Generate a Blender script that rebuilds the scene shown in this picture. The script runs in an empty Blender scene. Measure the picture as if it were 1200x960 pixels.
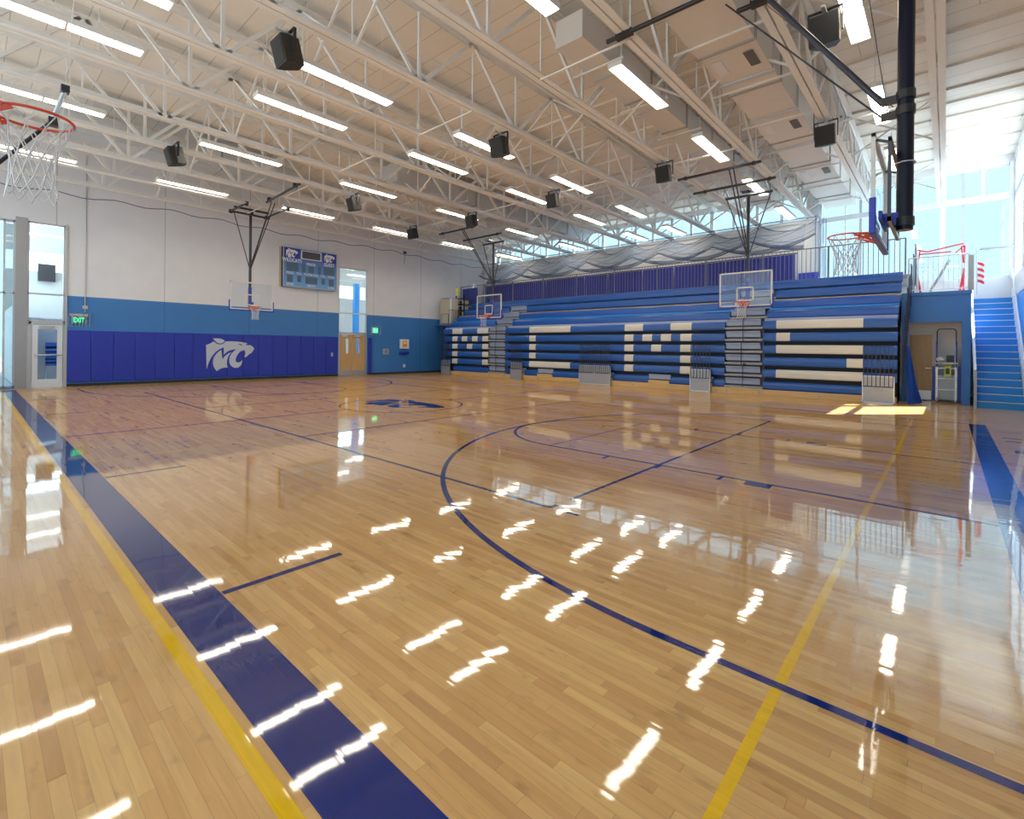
import bpy, bmesh, math, random
from mathutils import Vector, Matrix
random.seed(7)
C = bpy.context.scene.collection
PI = math.pi

# ---------------------------------------------------------------- materials
def _nt(name):
    m = bpy.data.materials.new(name); m.use_nodes = True
    nt = m.node_tree; nt.nodes.clear()
    out = nt.nodes.new('ShaderNodeOutputMaterial')
    return m, nt, out
def N(nt, t, **k):
    n = nt.nodes.new(t)
    for a, v in k.items(): setattr(n, a, v)
    return n
def mth(nt, op, a, b=None, c=None):
    n = N(nt, 'ShaderNodeMath', operation=op)
    for i, v in enumerate((a, b, c)):
        if v is None: continue
        if isinstance(v, (int, float)): n.inputs[i].default_value = v
        else: nt.links.new(v, n.inputs[i])
    return n.outputs[0]
def plain(name, col, rough=0.5, metal=0.0, var=0.06, scale=3.0, coat=0.0, bump=0.0, spec=0.5):
    m, nt, out = _nt(name)
    b = N(nt, 'ShaderNodeBsdfPrincipled')
    tc = N(nt, 'ShaderNodeTexCoord'); nz = N(nt, 'ShaderNodeTexNoise')
    nz.inputs['Scale'].default_value = scale; nz.inputs['Detail'].default_value = 4
    nt.links.new(tc.outputs['Object'], nz.inputs['Vector'])
    hs = N(nt, 'ShaderNodeHueSaturation'); hs.inputs['Color'].default_value = (*col, 1)
    v = mth(nt, 'MULTIPLY_ADD', nz.outputs['Fac'], 2*var, 1-var)
    nt.links.new(v, hs.inputs['Value']); nt.links.new(hs.outputs[0], b.inputs['Base Color'])
    b.inputs['Roughness'].default_value = rough; b.inputs['Metallic'].default_value = metal
    b.inputs['Coat Weight'].default_value = coat; b.inputs['Specular IOR Level'].default_value = spec
    if bump:
        bp = N(nt, 'ShaderNodeBump'); bp.inputs['Strength'].default_value = bump; bp.inputs['Distance'].default_value = 0.01
        nt.links.new(nz.outputs['Fac'], bp.inputs['Height']); nt.links.new(bp.outputs[0], b.inputs['Normal'])
    nt.links.new(b.outputs[0], out.inputs[0])
    return m
def emis(name, col, s):
    m, nt, out = _nt(name)
    e = N(nt, 'ShaderNodeEmission'); e.inputs[0].default_value = (*col, 1); e.inputs[1].default_value = s; m.cycles.emission_sampling = 'FRONT'
    nt.links.new(e.outputs[0], out.inputs[0]); return m
def glassy(name, tint=(1, 1, 1), refl=0.05, rough=0.02, dark=0.0):
    m, nt, out = _nt(name)
    t = N(nt, 'ShaderNodeBsdfTransparent'); t.inputs[0].default_value = (*tint, 1)
    g = N(nt, 'ShaderNodeBsdfGlossy'); g.inputs['Roughness'].default_value = rough
    geo = N(nt, 'ShaderNodeNewGeometry'); dt = N(nt, 'ShaderNodeVectorMath', operation='DOT_PRODUCT')
    nt.links.new(geo.outputs['Incoming'], dt.inputs[0]); nt.links.new(geo.outputs['Normal'], dt.inputs[1])
    mx = N(nt, 'ShaderNodeMixShader')
    k = mth(nt, 'POWER', mth(nt, 'SUBTRACT', 1.0, mth(nt, 'ABSOLUTE', dt.outputs['Value'])), 5.0)
    f = mth(nt, 'MULTIPLY_ADD', k, 0.8, 0.05+refl)
    nt.links.new(f, mx.inputs[0]); nt.links.new(t.outputs[0], mx.inputs[1]); nt.links.new(g.outputs[0], mx.inputs[2])
    nt.links.new(mx.outputs[0], out.inputs[0]); return m
def veil(name, col, cover, grid=0.05):
    # knotted netting: mostly open, the rest fine cord
    m, nt, out = _nt(name)
    t = N(nt, 'ShaderNodeBsdfTransparent'); d = N(nt, 'ShaderNodeBsdfDiffuse'); d.inputs[0].default_value = (*col, 1)
    tc = N(nt, 'ShaderNodeTexCoord'); nz = N(nt, 'ShaderNodeTexNoise'); nz.inputs['Scale'].default_value = 1.5
    nt.links.new(tc.outputs['Object'], nz.inputs['Vector'])
    f = mth(nt, 'MULTIPLY_ADD', nz.outputs['Fac'], cover, cover*0.5)
    mx = N(nt, 'ShaderNodeMixShader'); nt.links.new(f, mx.inputs[0])
    nt.links.new(t.outputs[0], mx.inputs[1]); nt.links.new(d.outputs[0], mx.inputs[2])
    nt.links.new(mx.outputs[0], out.inputs[0]); return m

def plank_group():
    """Maple strip floor: outputs wood colour, seam mask, tilted normal."""
    g = bpy.data.node_groups.new('MapleStrips', 'ShaderNodeTree')
    for n, t in (('Color', 'NodeSocketColor'), ('Seam', 'NodeSocketFloat'), ('Normal', 'NodeSocketVector'), ('Val', 'NodeSocketFloat')):
        g.interface.new_socket(n, in_out='OUTPUT', socket_type=t)
    L = g.links; go = g.nodes.new('NodeGroupOutput')
    geo = N(g, 'ShaderNodeNewGeometry'); sp = N(g, 'ShaderNodeSeparateXYZ'); L.new(geo.outputs['Position'], sp.inputs[0])
    W = 0.0572
    xs = mth(g, 'DIVIDE', sp.outputs[0], W); row = mth(g, 'FLOOR', xs); fx = mth(g, 'FRACT', xs)
    wr = N(g, 'ShaderNodeTexWhiteNoise', noise_dimensions='1D'); L.new(row, wr.inputs['W'])
    ys = mth(g, 'ADD', mth(g, 'DIVIDE', sp.outputs[1], 0.86), mth(g, 'MULTIPLY', wr.outputs[0], 37.7))
    # uneven strip lengths
    nz0 = N(g, 'ShaderNodeTexNoise', noise_dimensions='2D'); nz0.inputs['Scale'].default_value = 0.7
    cx = N(g, 'ShaderNodeCombineXYZ'); L.new(ys, cx.inputs[0]); L.new(mth(g, 'MULTIPLY', row, 13.37), cx.inputs[1]); L.new(cx.outputs[0], nz0.inputs['Vector'])
    ys2 = mth(g, 'ADD', ys, mth(g, 'MULTIPLY', nz0.outputs[0], 1.2))
    cell = mth(g, 'FLOOR', ys2); fy = mth(g, 'FRACT', ys2)
    cc = N(g, 'ShaderNodeCombineXYZ'); L.new(row, cc.inputs[0]); L.new(cell, cc.inputs[1])
    wn = N(g, 'ShaderNodeTexWhiteNoise', noise_dimensions='2D'); L.new(cc.outputs[0], wn.inputs['Vector'])
    sc = N(g, 'ShaderNodeSeparateColor'); L.new(wn.outputs['Color'], sc.inputs[0])
    # grain
    mp = N(g, 'ShaderNodeCombineXYZ')
    L.new(mth(g, 'MULTIPLY', sp.outputs[0], 26.0), mp.inputs[0]); L.new(mth(g, 'MULTIPLY', sp.outputs[1], 1.6), mp.inputs[1]); L.new(mth(g, 'MULTIPLY', sc.outputs[0], 50.0), mp.inputs[2])
    gr = N(g, 'ShaderNodeTexNoise'); gr.inputs['Scale'].default_value = 1.6; gr.inputs['Detail'].default_value = 6; gr.inputs['Roughness'].default_value = 0.6
    L.new(mp.outputs[0], gr.inputs['Vector'])
    fl = N(g, 'ShaderNodeTexNoise'); fl.inputs['Scale'].default_value = 5.0; fl.inputs['Detail'].default_value = 3
    mp2 = N(g, 'ShaderNodeCombineXYZ'); L.new(mth(g, 'MULTIPLY', sp.outputs[0], 2.2), mp2.inputs[0]); L.new(sp.outputs[1], mp2.inputs[1]); L.new(mth(g, 'MULTIPLY', sc.outputs[1], 31.0), mp2.inputs[2])
    L.new(mp2.outputs[0], fl.inputs['Vector'])
    cr = N(g, 'ShaderNodeValToRGB')
    e = cr.color_ramp.elements
    e[0].position = 0.0; e[0].color = (0.55, 0.285, 0.105, 1)
    e[1].position = 1.0; e[1].color = (0.76, 0.455, 0.165, 1)
    for p, c in ((0.08, (0.62, 0.325, 0.115, 1)), (0.35, (0.66, 0.360, 0.125, 1)), (0.75, (0.71, 0.405, 0.150, 1))):
        q = e.new(p); q.color = c
    L.new(sc.outputs[0], cr.inputs[0])
    val = mth(g, 'ADD', mth(g, 'MULTIPLY_ADD', gr.outputs[0], 0.42, 0.80), mth(g, 'MULTIPLY', fl.outputs[0], 0.0))
    blot = mth(g, 'SMOOTH_MIN', 1.0, mth(g, 'MAXIMUM', mth(g, 'MULTIPLY_ADD', fl.outputs[0], 1.9, 0.24), 0.72), 0.1)
    val2 = mth(g, 'MULTIPLY', val, blot)
    # seams
    ex = mth(g, 'MINIMUM', fx, mth(g, 'SUBTRACT', 1.0, fx)); sx = mth(g, 'LESS_THAN', ex, 0.018)
    ey = mth(g, 'MINIMUM', fy, mth(g, 'SUBTRACT', 1.0, fy)); sy = mth(g, 'LESS_THAN', ey, 0.0016)
    seam = mth(g, 'MAXIMUM', sx, sy)
    sv = mth(g, 'MULTIPLY_ADD', seam, -0.28, 1.0)
    vv = mth(g, 'MULTIPLY', val2, sv)
    vm = N(g, 'ShaderNodeVectorMath', operation='SCALE'); L.new(cr.outputs[0], vm.inputs[0]); L.new(vv, vm.inputs['Scale'])
    # tilt of every strip, plus cupping across it, so that reflections break up
    cup = mth(g, 'MULTIPLY', mth(g, 'SUBTRACT', fx, 0.5), 0.005)
    tx = mth(g, 'ADD', mth(g, 'MULTIPLY', mth(g, 'SUBTRACT', sc.outputs[1], 0.5), 0.0095), cup)
    ty = mth(g, 'MULTIPLY', mth(g, 'SUBTRACT', sc.outputs[2], 0.5), 0.0015)
    nv = N(g, 'ShaderNodeCombineXYZ'); L.new(tx, nv.inputs[0]); L.new(ty, nv.inputs[1]); nv.inputs[2].default_value = 1
    nn = N(g, 'ShaderNodeVectorMath', operation='NORMALIZE'); L.new(nv.outputs[0], nn.inputs[0])
    L.new(vm.outputs[0], go.inputs['Color']); L.new(seam, go.inputs['Seam']); L.new(nn.outputs[0], go.inputs['Normal']); L.new(val, go.inputs['Val'])
    return g
PG = plank_group()
def floor_mat(name, paint=None):
    m, nt, out = _nt(name)
    gp = N(nt, 'ShaderNodeGroup'); gp.node_tree = PG
    b = N(nt, 'ShaderNodeBsdfPrincipled')
    b.inputs['Roughness'].default_value = 0.32; b.inputs['Coat Weight'].default_value = 0.0
    b.inputs['Specular IOR Level'].default_value = 0.0
    if paint:
        vm = N(nt, 'ShaderNodeVectorMath', operation='SCALE'); vm.inputs[0].default_value = paint
        nt.links.new(mth(nt, 'MULTIPLY', gp.outputs['Val'], mth(nt, 'MULTIPLY_ADD', gp.outputs['Seam'], -0.12, 1.0)), vm.inputs['Scale'])
        nt.links.new(vm.outputs[0], b.inputs['Base Color'])
    else: nt.links.new(gp.outputs['Color'], b.inputs['Base Color'])
    nt.links.new(gp.outputs['Normal'], b.inputs['Normal'])
    # thick polyurethane finish: reflection rises with grazing angle
    g = N(nt, 'ShaderNodeBsdfGlossy'); g.inputs['Roughness'].default_value = 0.035; nt.links.new(gp.outputs['Normal'], g.inputs['Normal'])
    geo = N(nt, 'ShaderNodeNewGeometry'); dt = N(nt, 'ShaderNodeVectorMath', operation='DOT_PRODUCT')
    nt.links.new(geo.outputs['Incoming'], dt.inputs[0]); nt.links.new(geo.outputs['Normal'], dt.inputs[1])
    k = mth(nt, 'POWER', mth(nt, 'SUBTRACT', 1.0, mth(nt, 'ABSOLUTE', dt.outputs['Value'])), 2.3)
    fac = mth(nt, 'MINIMUM', mth(nt, 'MULTIPLY_ADD', k, 0.88, 0.006), 0.54)
    mx = N(nt, 'ShaderNodeMixShader'); nt.links.new(fac, mx.inputs[0]); nt.links.new(b.outputs[0], mx.inputs[1]); nt.links.new(g.outputs[0], mx.inputs[2])
    nt.links.new(mx.outputs[0], out.inputs[0]); return m

def deck_mat():
    m, nt, out = _nt('RoofDeck')
    b = N(nt, 'ShaderNodeBsdfPrincipled'); b.inputs['Roughness'].default_value = 0.7
    geo = N(nt, 'ShaderNodeNewGeometry'); sp = N(nt, 'ShaderNodeSeparateXYZ'); nt.links.new(geo.outputs['Position'], sp.inputs[0])
    f = mth(nt, 'FRACT', mth(nt, 'DIVIDE', sp.outputs[0], 0.66))
    l1 = mth(nt, 'LESS_THAN', f, 0.035)
    row = mth(nt, 'FLOOR', mth(nt, 'DIVIDE', sp.outputs[0], 0.66)); wn = N(nt, 'ShaderNodeTexWhiteNoise', noise_dimensions='1D'); nt.links.new(row, wn.inputs['W'])
    f2 = mth(nt, 'FRACT', mth(nt, 'ADD', mth(nt, 'DIVIDE', sp.outputs[1], 6.7), mth(nt, 'MULTIPLY', wn.outputs[0], 3)))
    l2 = mth(nt, 'LESS_THAN', f2, 0.004)
    ln = mth(nt, 'MAXIMUM', l1, l2)
    nz = N(nt, 'ShaderNodeTexNoise'); nz.inputs['Scale'].default_value = 2.0; nt.links.new(geo.outputs['Position'], nz.inputs['Vector'])
    v = mth(nt, 'MULTIPLY', mth(nt, 'MULTIPLY_ADD', ln, -0.32, 1.0), mth(nt, 'MULTIPLY_ADD', nz.outputs[0], 0.10, 0.94))
    v = mth(nt, 'MULTIPLY', v, mth(nt, 'MULTIPLY_ADD', wn.outputs[0], 0.06, 0.97))
    vm = N(nt, 'ShaderNodeVectorMath', operation='SCALE'); vm.inputs[0].default_value = (0.84, 0.80, 0.74); nt.links.new(v, vm.inputs['Scale'])
    nt.links.new(vm.outputs[0], b.inputs['Base Color']); nt.links.new(b.outputs[0], out.inputs[0]); return m

def wood(name, c1, c2, axis=2, sc=12):
    m, nt, out = _nt(name)
    b = N(nt, 'ShaderNodeBsdfPrincipled'); b.inputs['Roughness'].default_value = 0.35
    tc = N(nt, 'ShaderNodeTexCoord'); mp = N(nt, 'ShaderNodeMapping'); s = [sc, sc, sc]; s[axis] = sc*0.06
    mp.inputs['Scale'].default_value = s; nt.links.new(tc.outputs['Object'], mp.inputs[0])
    nz = N(nt, 'ShaderNodeTexNoise'); nz.inputs['Scale'].default_value = 1.5; nz.inputs['Detail'].default_value = 5; nt.links.new(mp.outputs[0], nz.inputs['Vector'])
    cr = N(nt, 'ShaderNodeValToRGB'); cr.color_ramp.elements[0].color = (*c1, 1); cr.color_ramp.elements[1].color = (*c2, 1)
    cr.color_ramp.elements[0].position = .3; cr.color_ramp.elements[1].position = .7
    nt.links.new(nz.outputs[0], cr.inputs[0]); nt.links.new(cr.outputs[0], b.inputs['Base Color']); nt.links.new(b.outputs[0], out.inputs[0]); return m

def band_wall_mat():
    """White upper wall, mid-blue lower band, vertical panel joints."""
    m, nt, out = _nt('PaintedBandWall')
    b = N(nt, 'ShaderNodeBsdfPrincipled'); b.inputs['Roughness'].default_value = 0.45
    geo = N(nt, 'ShaderNodeNewGeometry'); sp = N(nt, 'ShaderNodeSeparateXYZ'); nt.links.new(geo.outputs['Position'], sp.inputs[0])
    lt = mth(nt, 'LESS_THAN', sp.outputs[2], 3.69)
    mx = N(nt, 'ShaderNodeMix', data_type='RGBA'); nt.links.new(lt, mx.inputs[0])
    mx.inputs[6].default_value = (0.76, 0.775, 0.84, 1); mx.inputs[7].default_value = (0.040, 0.195, 0.56, 1)
    f = mth(nt, 'FRACT', mth(nt, 'DIVIDE', mth(nt, 'SUBTRACT', sp.outputs[0], 2.35), 3.62))
    l = mth(nt, 'LESS_THAN', f, 0.010)
    nz = N(nt, 'ShaderNodeTexNoise'); nz.inputs['Scale'].default_value = 1.2; nz.inputs['Detail'].default_value = 5; nt.links.new(geo.outputs['Position'], nz.inputs['Vector'])
    v = mth(nt, 'MULTIPLY', mth(nt, 'MULTIPLY_ADD', l, -0.35, 1.0), mth(nt, 'MULTIPLY_ADD', nz.outputs[0], 0.14, 0.93))
    vm = N(nt, 'ShaderNodeVectorMath', operation='SCALE'); nt.links.new(mx.outputs[2], vm.inputs[0]); nt.links.new(v, vm.inputs['Scale'])
    nt.links.new(vm.outputs[0], b.inputs['Base Color']); nt.links.new(b.outputs[0], out.inputs[0]); return m

def grad_board_mat():
    m, nt, out = _nt('ScoreboardFace')
    b = N(nt, 'ShaderNodeBsdfPrincipled'); b.inputs['Roughness'].default_value = 0.5
    geo = N(nt, 'ShaderNodeNewGeometry'); sp = N(nt, 'ShaderNodeSeparateXYZ'); nt.links.new(geo.outputs['Position'], sp.inputs[0])
    f = mth(nt, 'DIVIDE', mth(nt, 'SUBTRACT', sp.outputs[2], 4.9), 2.1)
    cr = N(nt, 'ShaderNodeValToRGB'); cr.color_ramp.elements[0].color = (0.16, 0.42, 0.80, 1); cr.color_ramp.elements[1].color = (0.035, 0.09, 0.45, 1)
    nt.links.new(f, cr.inputs[0]); nt.links.new(cr.outputs[0], b.inputs['Base Color']); nt.links.new(b.outputs[0], out.inputs[0]); return m

M = dict(
 floor=floor_mat('MapleFloor'), pblue=floor_mat('PaintNavy', (0.005, 0.020, 0.16)), pyel=floor_mat('PaintYellow', (0.86, 0.49, 0.015)),
 deck=deck_mat(), steel=plain('WhiteSteel', (0.82, 0.81, 0.79), 0.45, var=.03), white=plain('WhitePaint', (0.78, 0.78, 0.79), 0.5, var=.03),
 band=band_wall_mat(), pad=plain('RoyalPadVinyl', (0.013, 0.034, 0.42), 0.42, var=.05), midblue=plain('MidBluePaint', (0.030, 0.155, 0.48), 0.45, var=.05),
 seat=plain('BlueSeatPlastic', (0.010, 0.095, 0.43), 0.28, var=.05, scale=6), seatw=plain('WhiteSeatPlastic', (0.74, 0.72, 0.66), 0.35, var=.03),
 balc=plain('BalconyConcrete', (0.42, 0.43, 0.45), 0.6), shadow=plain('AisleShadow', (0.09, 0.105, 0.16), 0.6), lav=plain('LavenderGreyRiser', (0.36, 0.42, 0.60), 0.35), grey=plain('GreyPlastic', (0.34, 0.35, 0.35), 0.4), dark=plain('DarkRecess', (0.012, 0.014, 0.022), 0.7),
 panel=plain('GreyPanel', (0.36, 0.37, 0.40), 0.35, 0.3), black=plain('BlackPaint', (0.014, 0.014, 0.018), 0.35), endbar=plain('DeepNavyBar', (0.012, 0.02, 0.07), 0.4), navybar=plain('DarkBarPaint', (0.035, 0.04, 0.08), 0.4),
 railg=plain('RailGreyBlue', (0.13, 0.15, 0.21), 0.4), polenavy=plain('NavyEnamel', (0.003, 0.005, 0.020), 0.3, spec=.25), pipe=plain('DarkPipe', (0.035, 0.038, 0.055), 0.3, 0.3),
 chrome=plain('Chrome', (0.6, 0.61, 0.63), 0.2, 1.0), alum=plain('Aluminium', (0.58, 0.59, 0.61), 0.35, 0.8), galv=plain('Galvanised', (0.66, 0.70, 0.73), 0.32, 0.55, var=.12, scale=1.2),
 ductp=plain('DuctPaint', (0.74, 0.71, 0.67), 0.45, var=.03), ventdark=plain('VentDark', (0.12, 0.11, 0.10), 0.6), seam=plain('DuctSeam', (0.38, 0.37, 0.36), 0.5),
 rim=plain('OrangeRim', (0.75, 0.065, 0.02), 0.35), net=plain('NetCord', (0.72, 0.73, 0.76), 0.7), blackspk=plain('SpeakerBlack', (0.009, 0.009, 0.009), 0.55), grille=plain('SpeakerGrille', (0.010, 0.010, 0.010), 0.75, bump=.4, scale=90),
 maple=wood('DoorMaple', (0.55, 0.33, 0.13), (0.66, 0.43, 0.19)), baseboard=wood('BleacherPly', (0.62, 0.38, 0.14), (0.74, 0.49, 0.22), axis=1),
 frame=plain('WindowFrame', (0.52, 0.55, 0.60), 0.4, 0.3), framew=plain('WhiteFrame', (0.72, 0.77, 0.84), 0.4), boardframe=plain('BoardFrame', (0.74, 0.73, 0.70), 0.35),
 shade=glassy('TintedGlass', (0.25, 0.31, 0.33), 0.02), shade2=glassy('SmokedGlass', (0.46, 0.42, 0.38), 0.02), glass=glassy('ClearGlass', (0.90, 0.97, 0.98), 0.02), bglass=glassy('BackboardGlass', (0.86, 0.92, 0.95), 0.03),
 stairblue=plain('StairBlue', (0.018, 0.27, 0.72), 0.35), curtain=plain('PurpleBlueCurtain', (0.015, 0.017, 0.25), 0.55, var=.12),
 veil=veil('DividerNetting', (0.20, 0.28, 0.42), 0.30), hem=veil('NetHem', (0.04, 0.07, 0.16), 0.7), rope=plain('NetRope', (0.04, 0.06, 0.12), 0.7), sbf=grad_board_mat(), sbdark=plain('ScorePanelDark', (0.07, 0.075, 0.085), 0.5, var=.2, scale=60),
 digit=plain('DigitWindow', (0.065, 0.125, 0.23), 0.4, var=.25, scale=50), letter=plain('WhiteLettering', (0.82, 0.84, 0.88), 0.5), logo=plain('LogoGreyWhite', (0.56, 0.62, 0.74), 0.45), logow=plain('LogoWhite', (0.85, 0.87, 0.92), 0.45),
 lamp=emis('TubeLight', (1.0, 0.89, 0.72), 12.0), lampk=plain('LampHousing', (0.75, 0.74, 0.72), 0.4), exitg=emis('ExitGreen', (0.05, 0.95, 0.35), 1.3), exitbody=plain('ExitBody', (0.5, 0.52, 0.5), 0.4),
 red=plain('GoalRed', (0.72, 0.045, 0.085), 0.45), orange=plain('OrangeMark', (0.80, 0.35, 0.05), 0.5), yellow=plain('YellowTag', (0.75, 0.80, 0.05), 0.5), annexw=plain('AnnexWall', (0.58, 0.60, 0.58), 0.6), ground=plain('OutsidePaving', (0.55, 0.58, 0.60), 0.8),
 strip=emis('AnnexTube', (1, .98, .92), 5.0), blueball=plain('BlueChairShell', (0.03, 0.08, 0.35), 0.4), cable=plain('BlueCable', (0.03, 0.05, 0.22), 0.5), tan=plain('TanEdge', (0.55, 0.5, 0.4), 0.5),
 tarp=plain('BlueTarp', (0.012, 0.06, 0.36), 0.45))

# ---------------------------------------------------------------- mesh builder (world coordinates)
class MB:
    def __init__(s): s.v = []; s.f = []; s.sm = []
    def add(s, vs, fs, smooth=False):
        o = len(s.v); s.v += [Vector(p) for p in vs]
        for f in fs: s.f.append([i+o for i in f]); s.sm.append(smooth)
        return s
    def box(s, x0, x1, y0, y1, z0, z1):
        return s.add([(x0,y0,z0),(x1,y0,z0),(x1,y1,z0),(x0,y1,z0),(x0,y0,z1),(x1,y0,z1),(x1,y1,z1),(x0,y1,z1)],
                     [(0,3,2,1),(4,5,6,7),(0,1,5,4),(1,2,6,5),(2,3,7,6),(3,0,4,7)])
    def bar(s, p, q, w, h, up=(0,0,1)):
        p = Vector(p); q = Vector(q); d = (q-p).normalized(); u = Vector(up)
        if abs(d.dot(u)) > .95: u = Vector((1,0,0))
        a = d.cross(u).normalized()*w/2; b = a.cross(d).normalized()*h/2
        return s.add([p-a-b,p+a-b,p+a+b,p-a+b,q-a-b,q+a-b,q+a+b,q-a+b],[(0,1,2,3),(7,6,5,4),(1,0,4,5),(2,1,5,6),(3,2,6,7),(0,3,7,4)])
    def tube(s, p, q, r, n=8, r2=None, caps=True):
        p = Vector(p); q = Vector(q); d = (q-p).normalized(); u = Vector((0,0,1)) if abs(d.z) < .9 else Vector((1,0,0))
        a = d.cross(u).normalized(); b = a.cross(d); r2 = r if r2 is None else r2
        vs = [p+(a*math.cos(2*PI*i/n)+b*math.sin(2*PI*i/n))*r for i in range(n)]+[q+(a*math.cos(2*PI*i/n)+b*math.sin(2*PI*i/n))*r2 for i in range(n)]
        o = len(s.v); s.add(vs, [(i,(i+1)%n,n+(i+1)%n,n+i) for i in range(n)], True)
        if caps: s.add(vs[:n], [tuple(range(n))[::-1]]); s.add(vs[n:], [tuple(range(n))])
        return s
    def path(s, pts, r, n=6):
        for a, b in zip(pts, pts[1:]): s.tube(a, b, r, n)
        return s
    def ring(s, c, R, r, nu=36, nv=8):
        vs = []; c = Vector(c)
        for i in range(nu):
            t = 2*PI*i/nu
            for j in range(nv):
                p = 2*PI*j/nv; vs.append(c+Vector(((R+r*math.cos(p))*math.cos(t),(R+r*math.cos(p))*math.sin(t),r*math.sin(p))))
        return s.add(vs,[(i*nv+j,((i+1)%nu)*nv+j,((i+1)%nu)*nv+(j+1)%nv,i*nv+(j+1)%nv) for i in range(nu) for j in range(nv)],True)
    def prism(s, pts, d):
        """pts: planar loop of 3D points, d: extrusion vector"""
        n = len(pts); d = Vector(d); p = [Vector(a) for a in pts]
        return s.add(p+[a+d for a in p],[tuple(range(n))[::-1],tuple(range(n,2*n))]+[(i,(i+1)%n,n+(i+1)%n,n+i) for i in range(n)])
    def poly(s, pts): return s.add(pts,[tuple(range(len(pts)))])
    def grid(s, fn, nu, nv, smooth=True):
        vs = [fn(i/nu, j/nv) for i in range(nu+1) for j in range(nv+1)]; w = nv+1
        return s.add(vs,[(i*w+j,(i+1)*w+j,(i+1)*w+j+1,i*w+j+1) for i in range(nu) for j in range(nv)],smooth)
    def build(s, name, m, parent=None, bevel=0.0, label=None, fixn=True):
        me = bpy.data.meshes.new(name)
        vs = s.v
        if parent is not None:
            inv = WM(parent).inverted(); vs = [inv @ v for v in vs]
        else:
            # origin at the base centre of the mesh
            xs = [v.x for v in vs]; ys = [v.y for v in vs]; zs = [v.z for v in vs]
            org = Vector(((min(xs)+max(xs))/2, (min(ys)+max(ys))/2, min(zs))); vs = [v-org for v in vs]
        me.from_pydata([tuple(v) for v in vs], [], s.f)
        for p, k in zip(me.polygons, s.sm): p.use_smooth = k
        if fixn:
            bm = bmesh.new(); bm.from_mesh(me); bmesh.ops.recalc_face_normals(bm, faces=bm.faces); bm.to_mesh(me); bm.free()
        me.materials.append(M[m] if isinstance(m, str) else m)
        o = bpy.data.objects.new(name, me); C.objects.link(o)
        if parent is not None: o.parent = parent
        else: o.location = org
        if bevel:
            b = o.modifiers.new('Bevel', 'BEVEL'); b.width = bevel; b.segments = 2; b.limit_method = 'ANGLE'
        if label: o['label'] = label
        return o
def WM(o):
    m = Matrix.Translation(o.location) @ Matrix.Rotation(o.rotation_euler.z, 4, 'Z')
    if o.parent is not None: return WM(o.parent) @ m
    return m
def thing(name, label, cat, loc, rz=0, group=None):
    o = bpy.data.objects.new(name, None); C.objects.link(o); o.location = loc; o.rotation_euler = (0, 0, rz)
    o.empty_display_size = .2
    o['label'] = label; o['category'] = cat
    if group: o['group'] = group
    return o
def tag(o, label, cat, group=None, kind=None):
    o['label'] = label; o['category'] = cat
    if group: o['group'] = group
    if kind: o['kind'] = kind
    return o
def struct(o, label=None, cat=None):
    o['kind'] = 'structure'
    if label: o['label'] = label
    if cat: o['category'] = cat
    return o
def dup(root, loc, label, group=None):
    r = root.copy(); C.objects.link(r); r.location = loc; r['label'] = label
    if group: r['group'] = group
    for ch in list(root.children):
        c = ch.copy(); C.objects.link(c); c.parent = r
        for g in list(ch.children):
            d = g.copy(); C.objects.link(d); d.parent = c
    return r
def text_mb(txt, size, place, ext=0.004, sx=1.0, bold=0.0):
    """lettering as mesh; place(u,v)->world point for text-plane coordinates (centred)"""
    cu = bpy.data.curves.new('t', 'FONT'); cu.body = txt; cu.size = size; cu.align_x = 'CENTER'; cu.align_y = 'CENTER'; cu.offset = bold
    ob = bpy.data.objects.new('t', cu); C.objects.link(ob)
    dg = bpy.context.evaluated_depsgraph_get(); dg.update(); me = bpy.data.meshes.new_from_object(ob.evaluated_get(dg))
    mb = MB(); mb.add([place(v.co.x*sx, v.co.y) for v in me.vertices], [tuple(p.vertices) for p in me.polygons])
    bpy.data.objects.remove(ob); bpy.data.curves.remove(cu); bpy.data.meshes.remove(me)
    return mb

# ---------------------------------------------------------------- layout constants (metres; x = along end walls, y = along court, z up)
YA, XF, YR, XN = 26.6, 26.5, -1.88, -1.7       # scoreboard wall, far wall, right wall, near wall
ZD = lambda x: 10.02 - 0.025*x                 # underside of roof deck
CX, CY = 8.87, 12.38                           # centre of court

# ---------------------------------------------------------------- floor and court lines
fl_ = MB().box(XN, 28, YR, YA+.05, -0.12, 0.0).build('floor', 'floor'); struct(fl_, 'glossy maple strip gymnasium floor with blue and yellow court lines', 'floor')
def line(name, mb, m='pblue', label=None): return mb.build(name, m, fl_, label=label, fixn=True)
class LM(MB):
    Z = 0.0012
    def rect(s, x0, x1, y0, y1, z=None):
        z = LM.Z if z is None else z; return s.add([(x0,y0,z),(x1,y0,z),(x1,y1,z),(x0,y1,z)],[(0,1,2,3)])
    def arc(s, cx, cy, R, a0, a1, w, n=64, z=None):
        vs = []; z = LM.Z+.0004 if z is None else z
        for i in range(n+1):
            t = a0+(a1-a0)*i/n
            for r in (R-w/2, R+w/2): vs.append((cx+r*math.cos(t), cy+r*math.sin(t), z))
        return s.add(vs,[(2*i,2*i+1,2*i+3,2*i+2) for i in range(n)])
def up(mb):   # make sure painted faces look up
    return mb
YB0, YB1 = -0.42, 25.18
line('sideline_stripe', LM().rect(0.90, 1.22, YB0-.3, YA-.9), label='wide dark blue near sideline stripe')
line('baseline_stripe', LM().rect(1.22, 16.5, YB0-.3, YB0), label='wide blue baseline stripe')
line('baseline_stripe', LM().rect(1.22, 16.5, YB1, YB1+.05))
line('far_sideline', LM().rect(16.48, 16.56, YB0-.3, YB1))
line('center_line', LM().rect(1.22, CX-1.83, CY-.025, CY+.025).rect(CX+1.83, 16.5, CY-.025, CY+.025))
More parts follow.
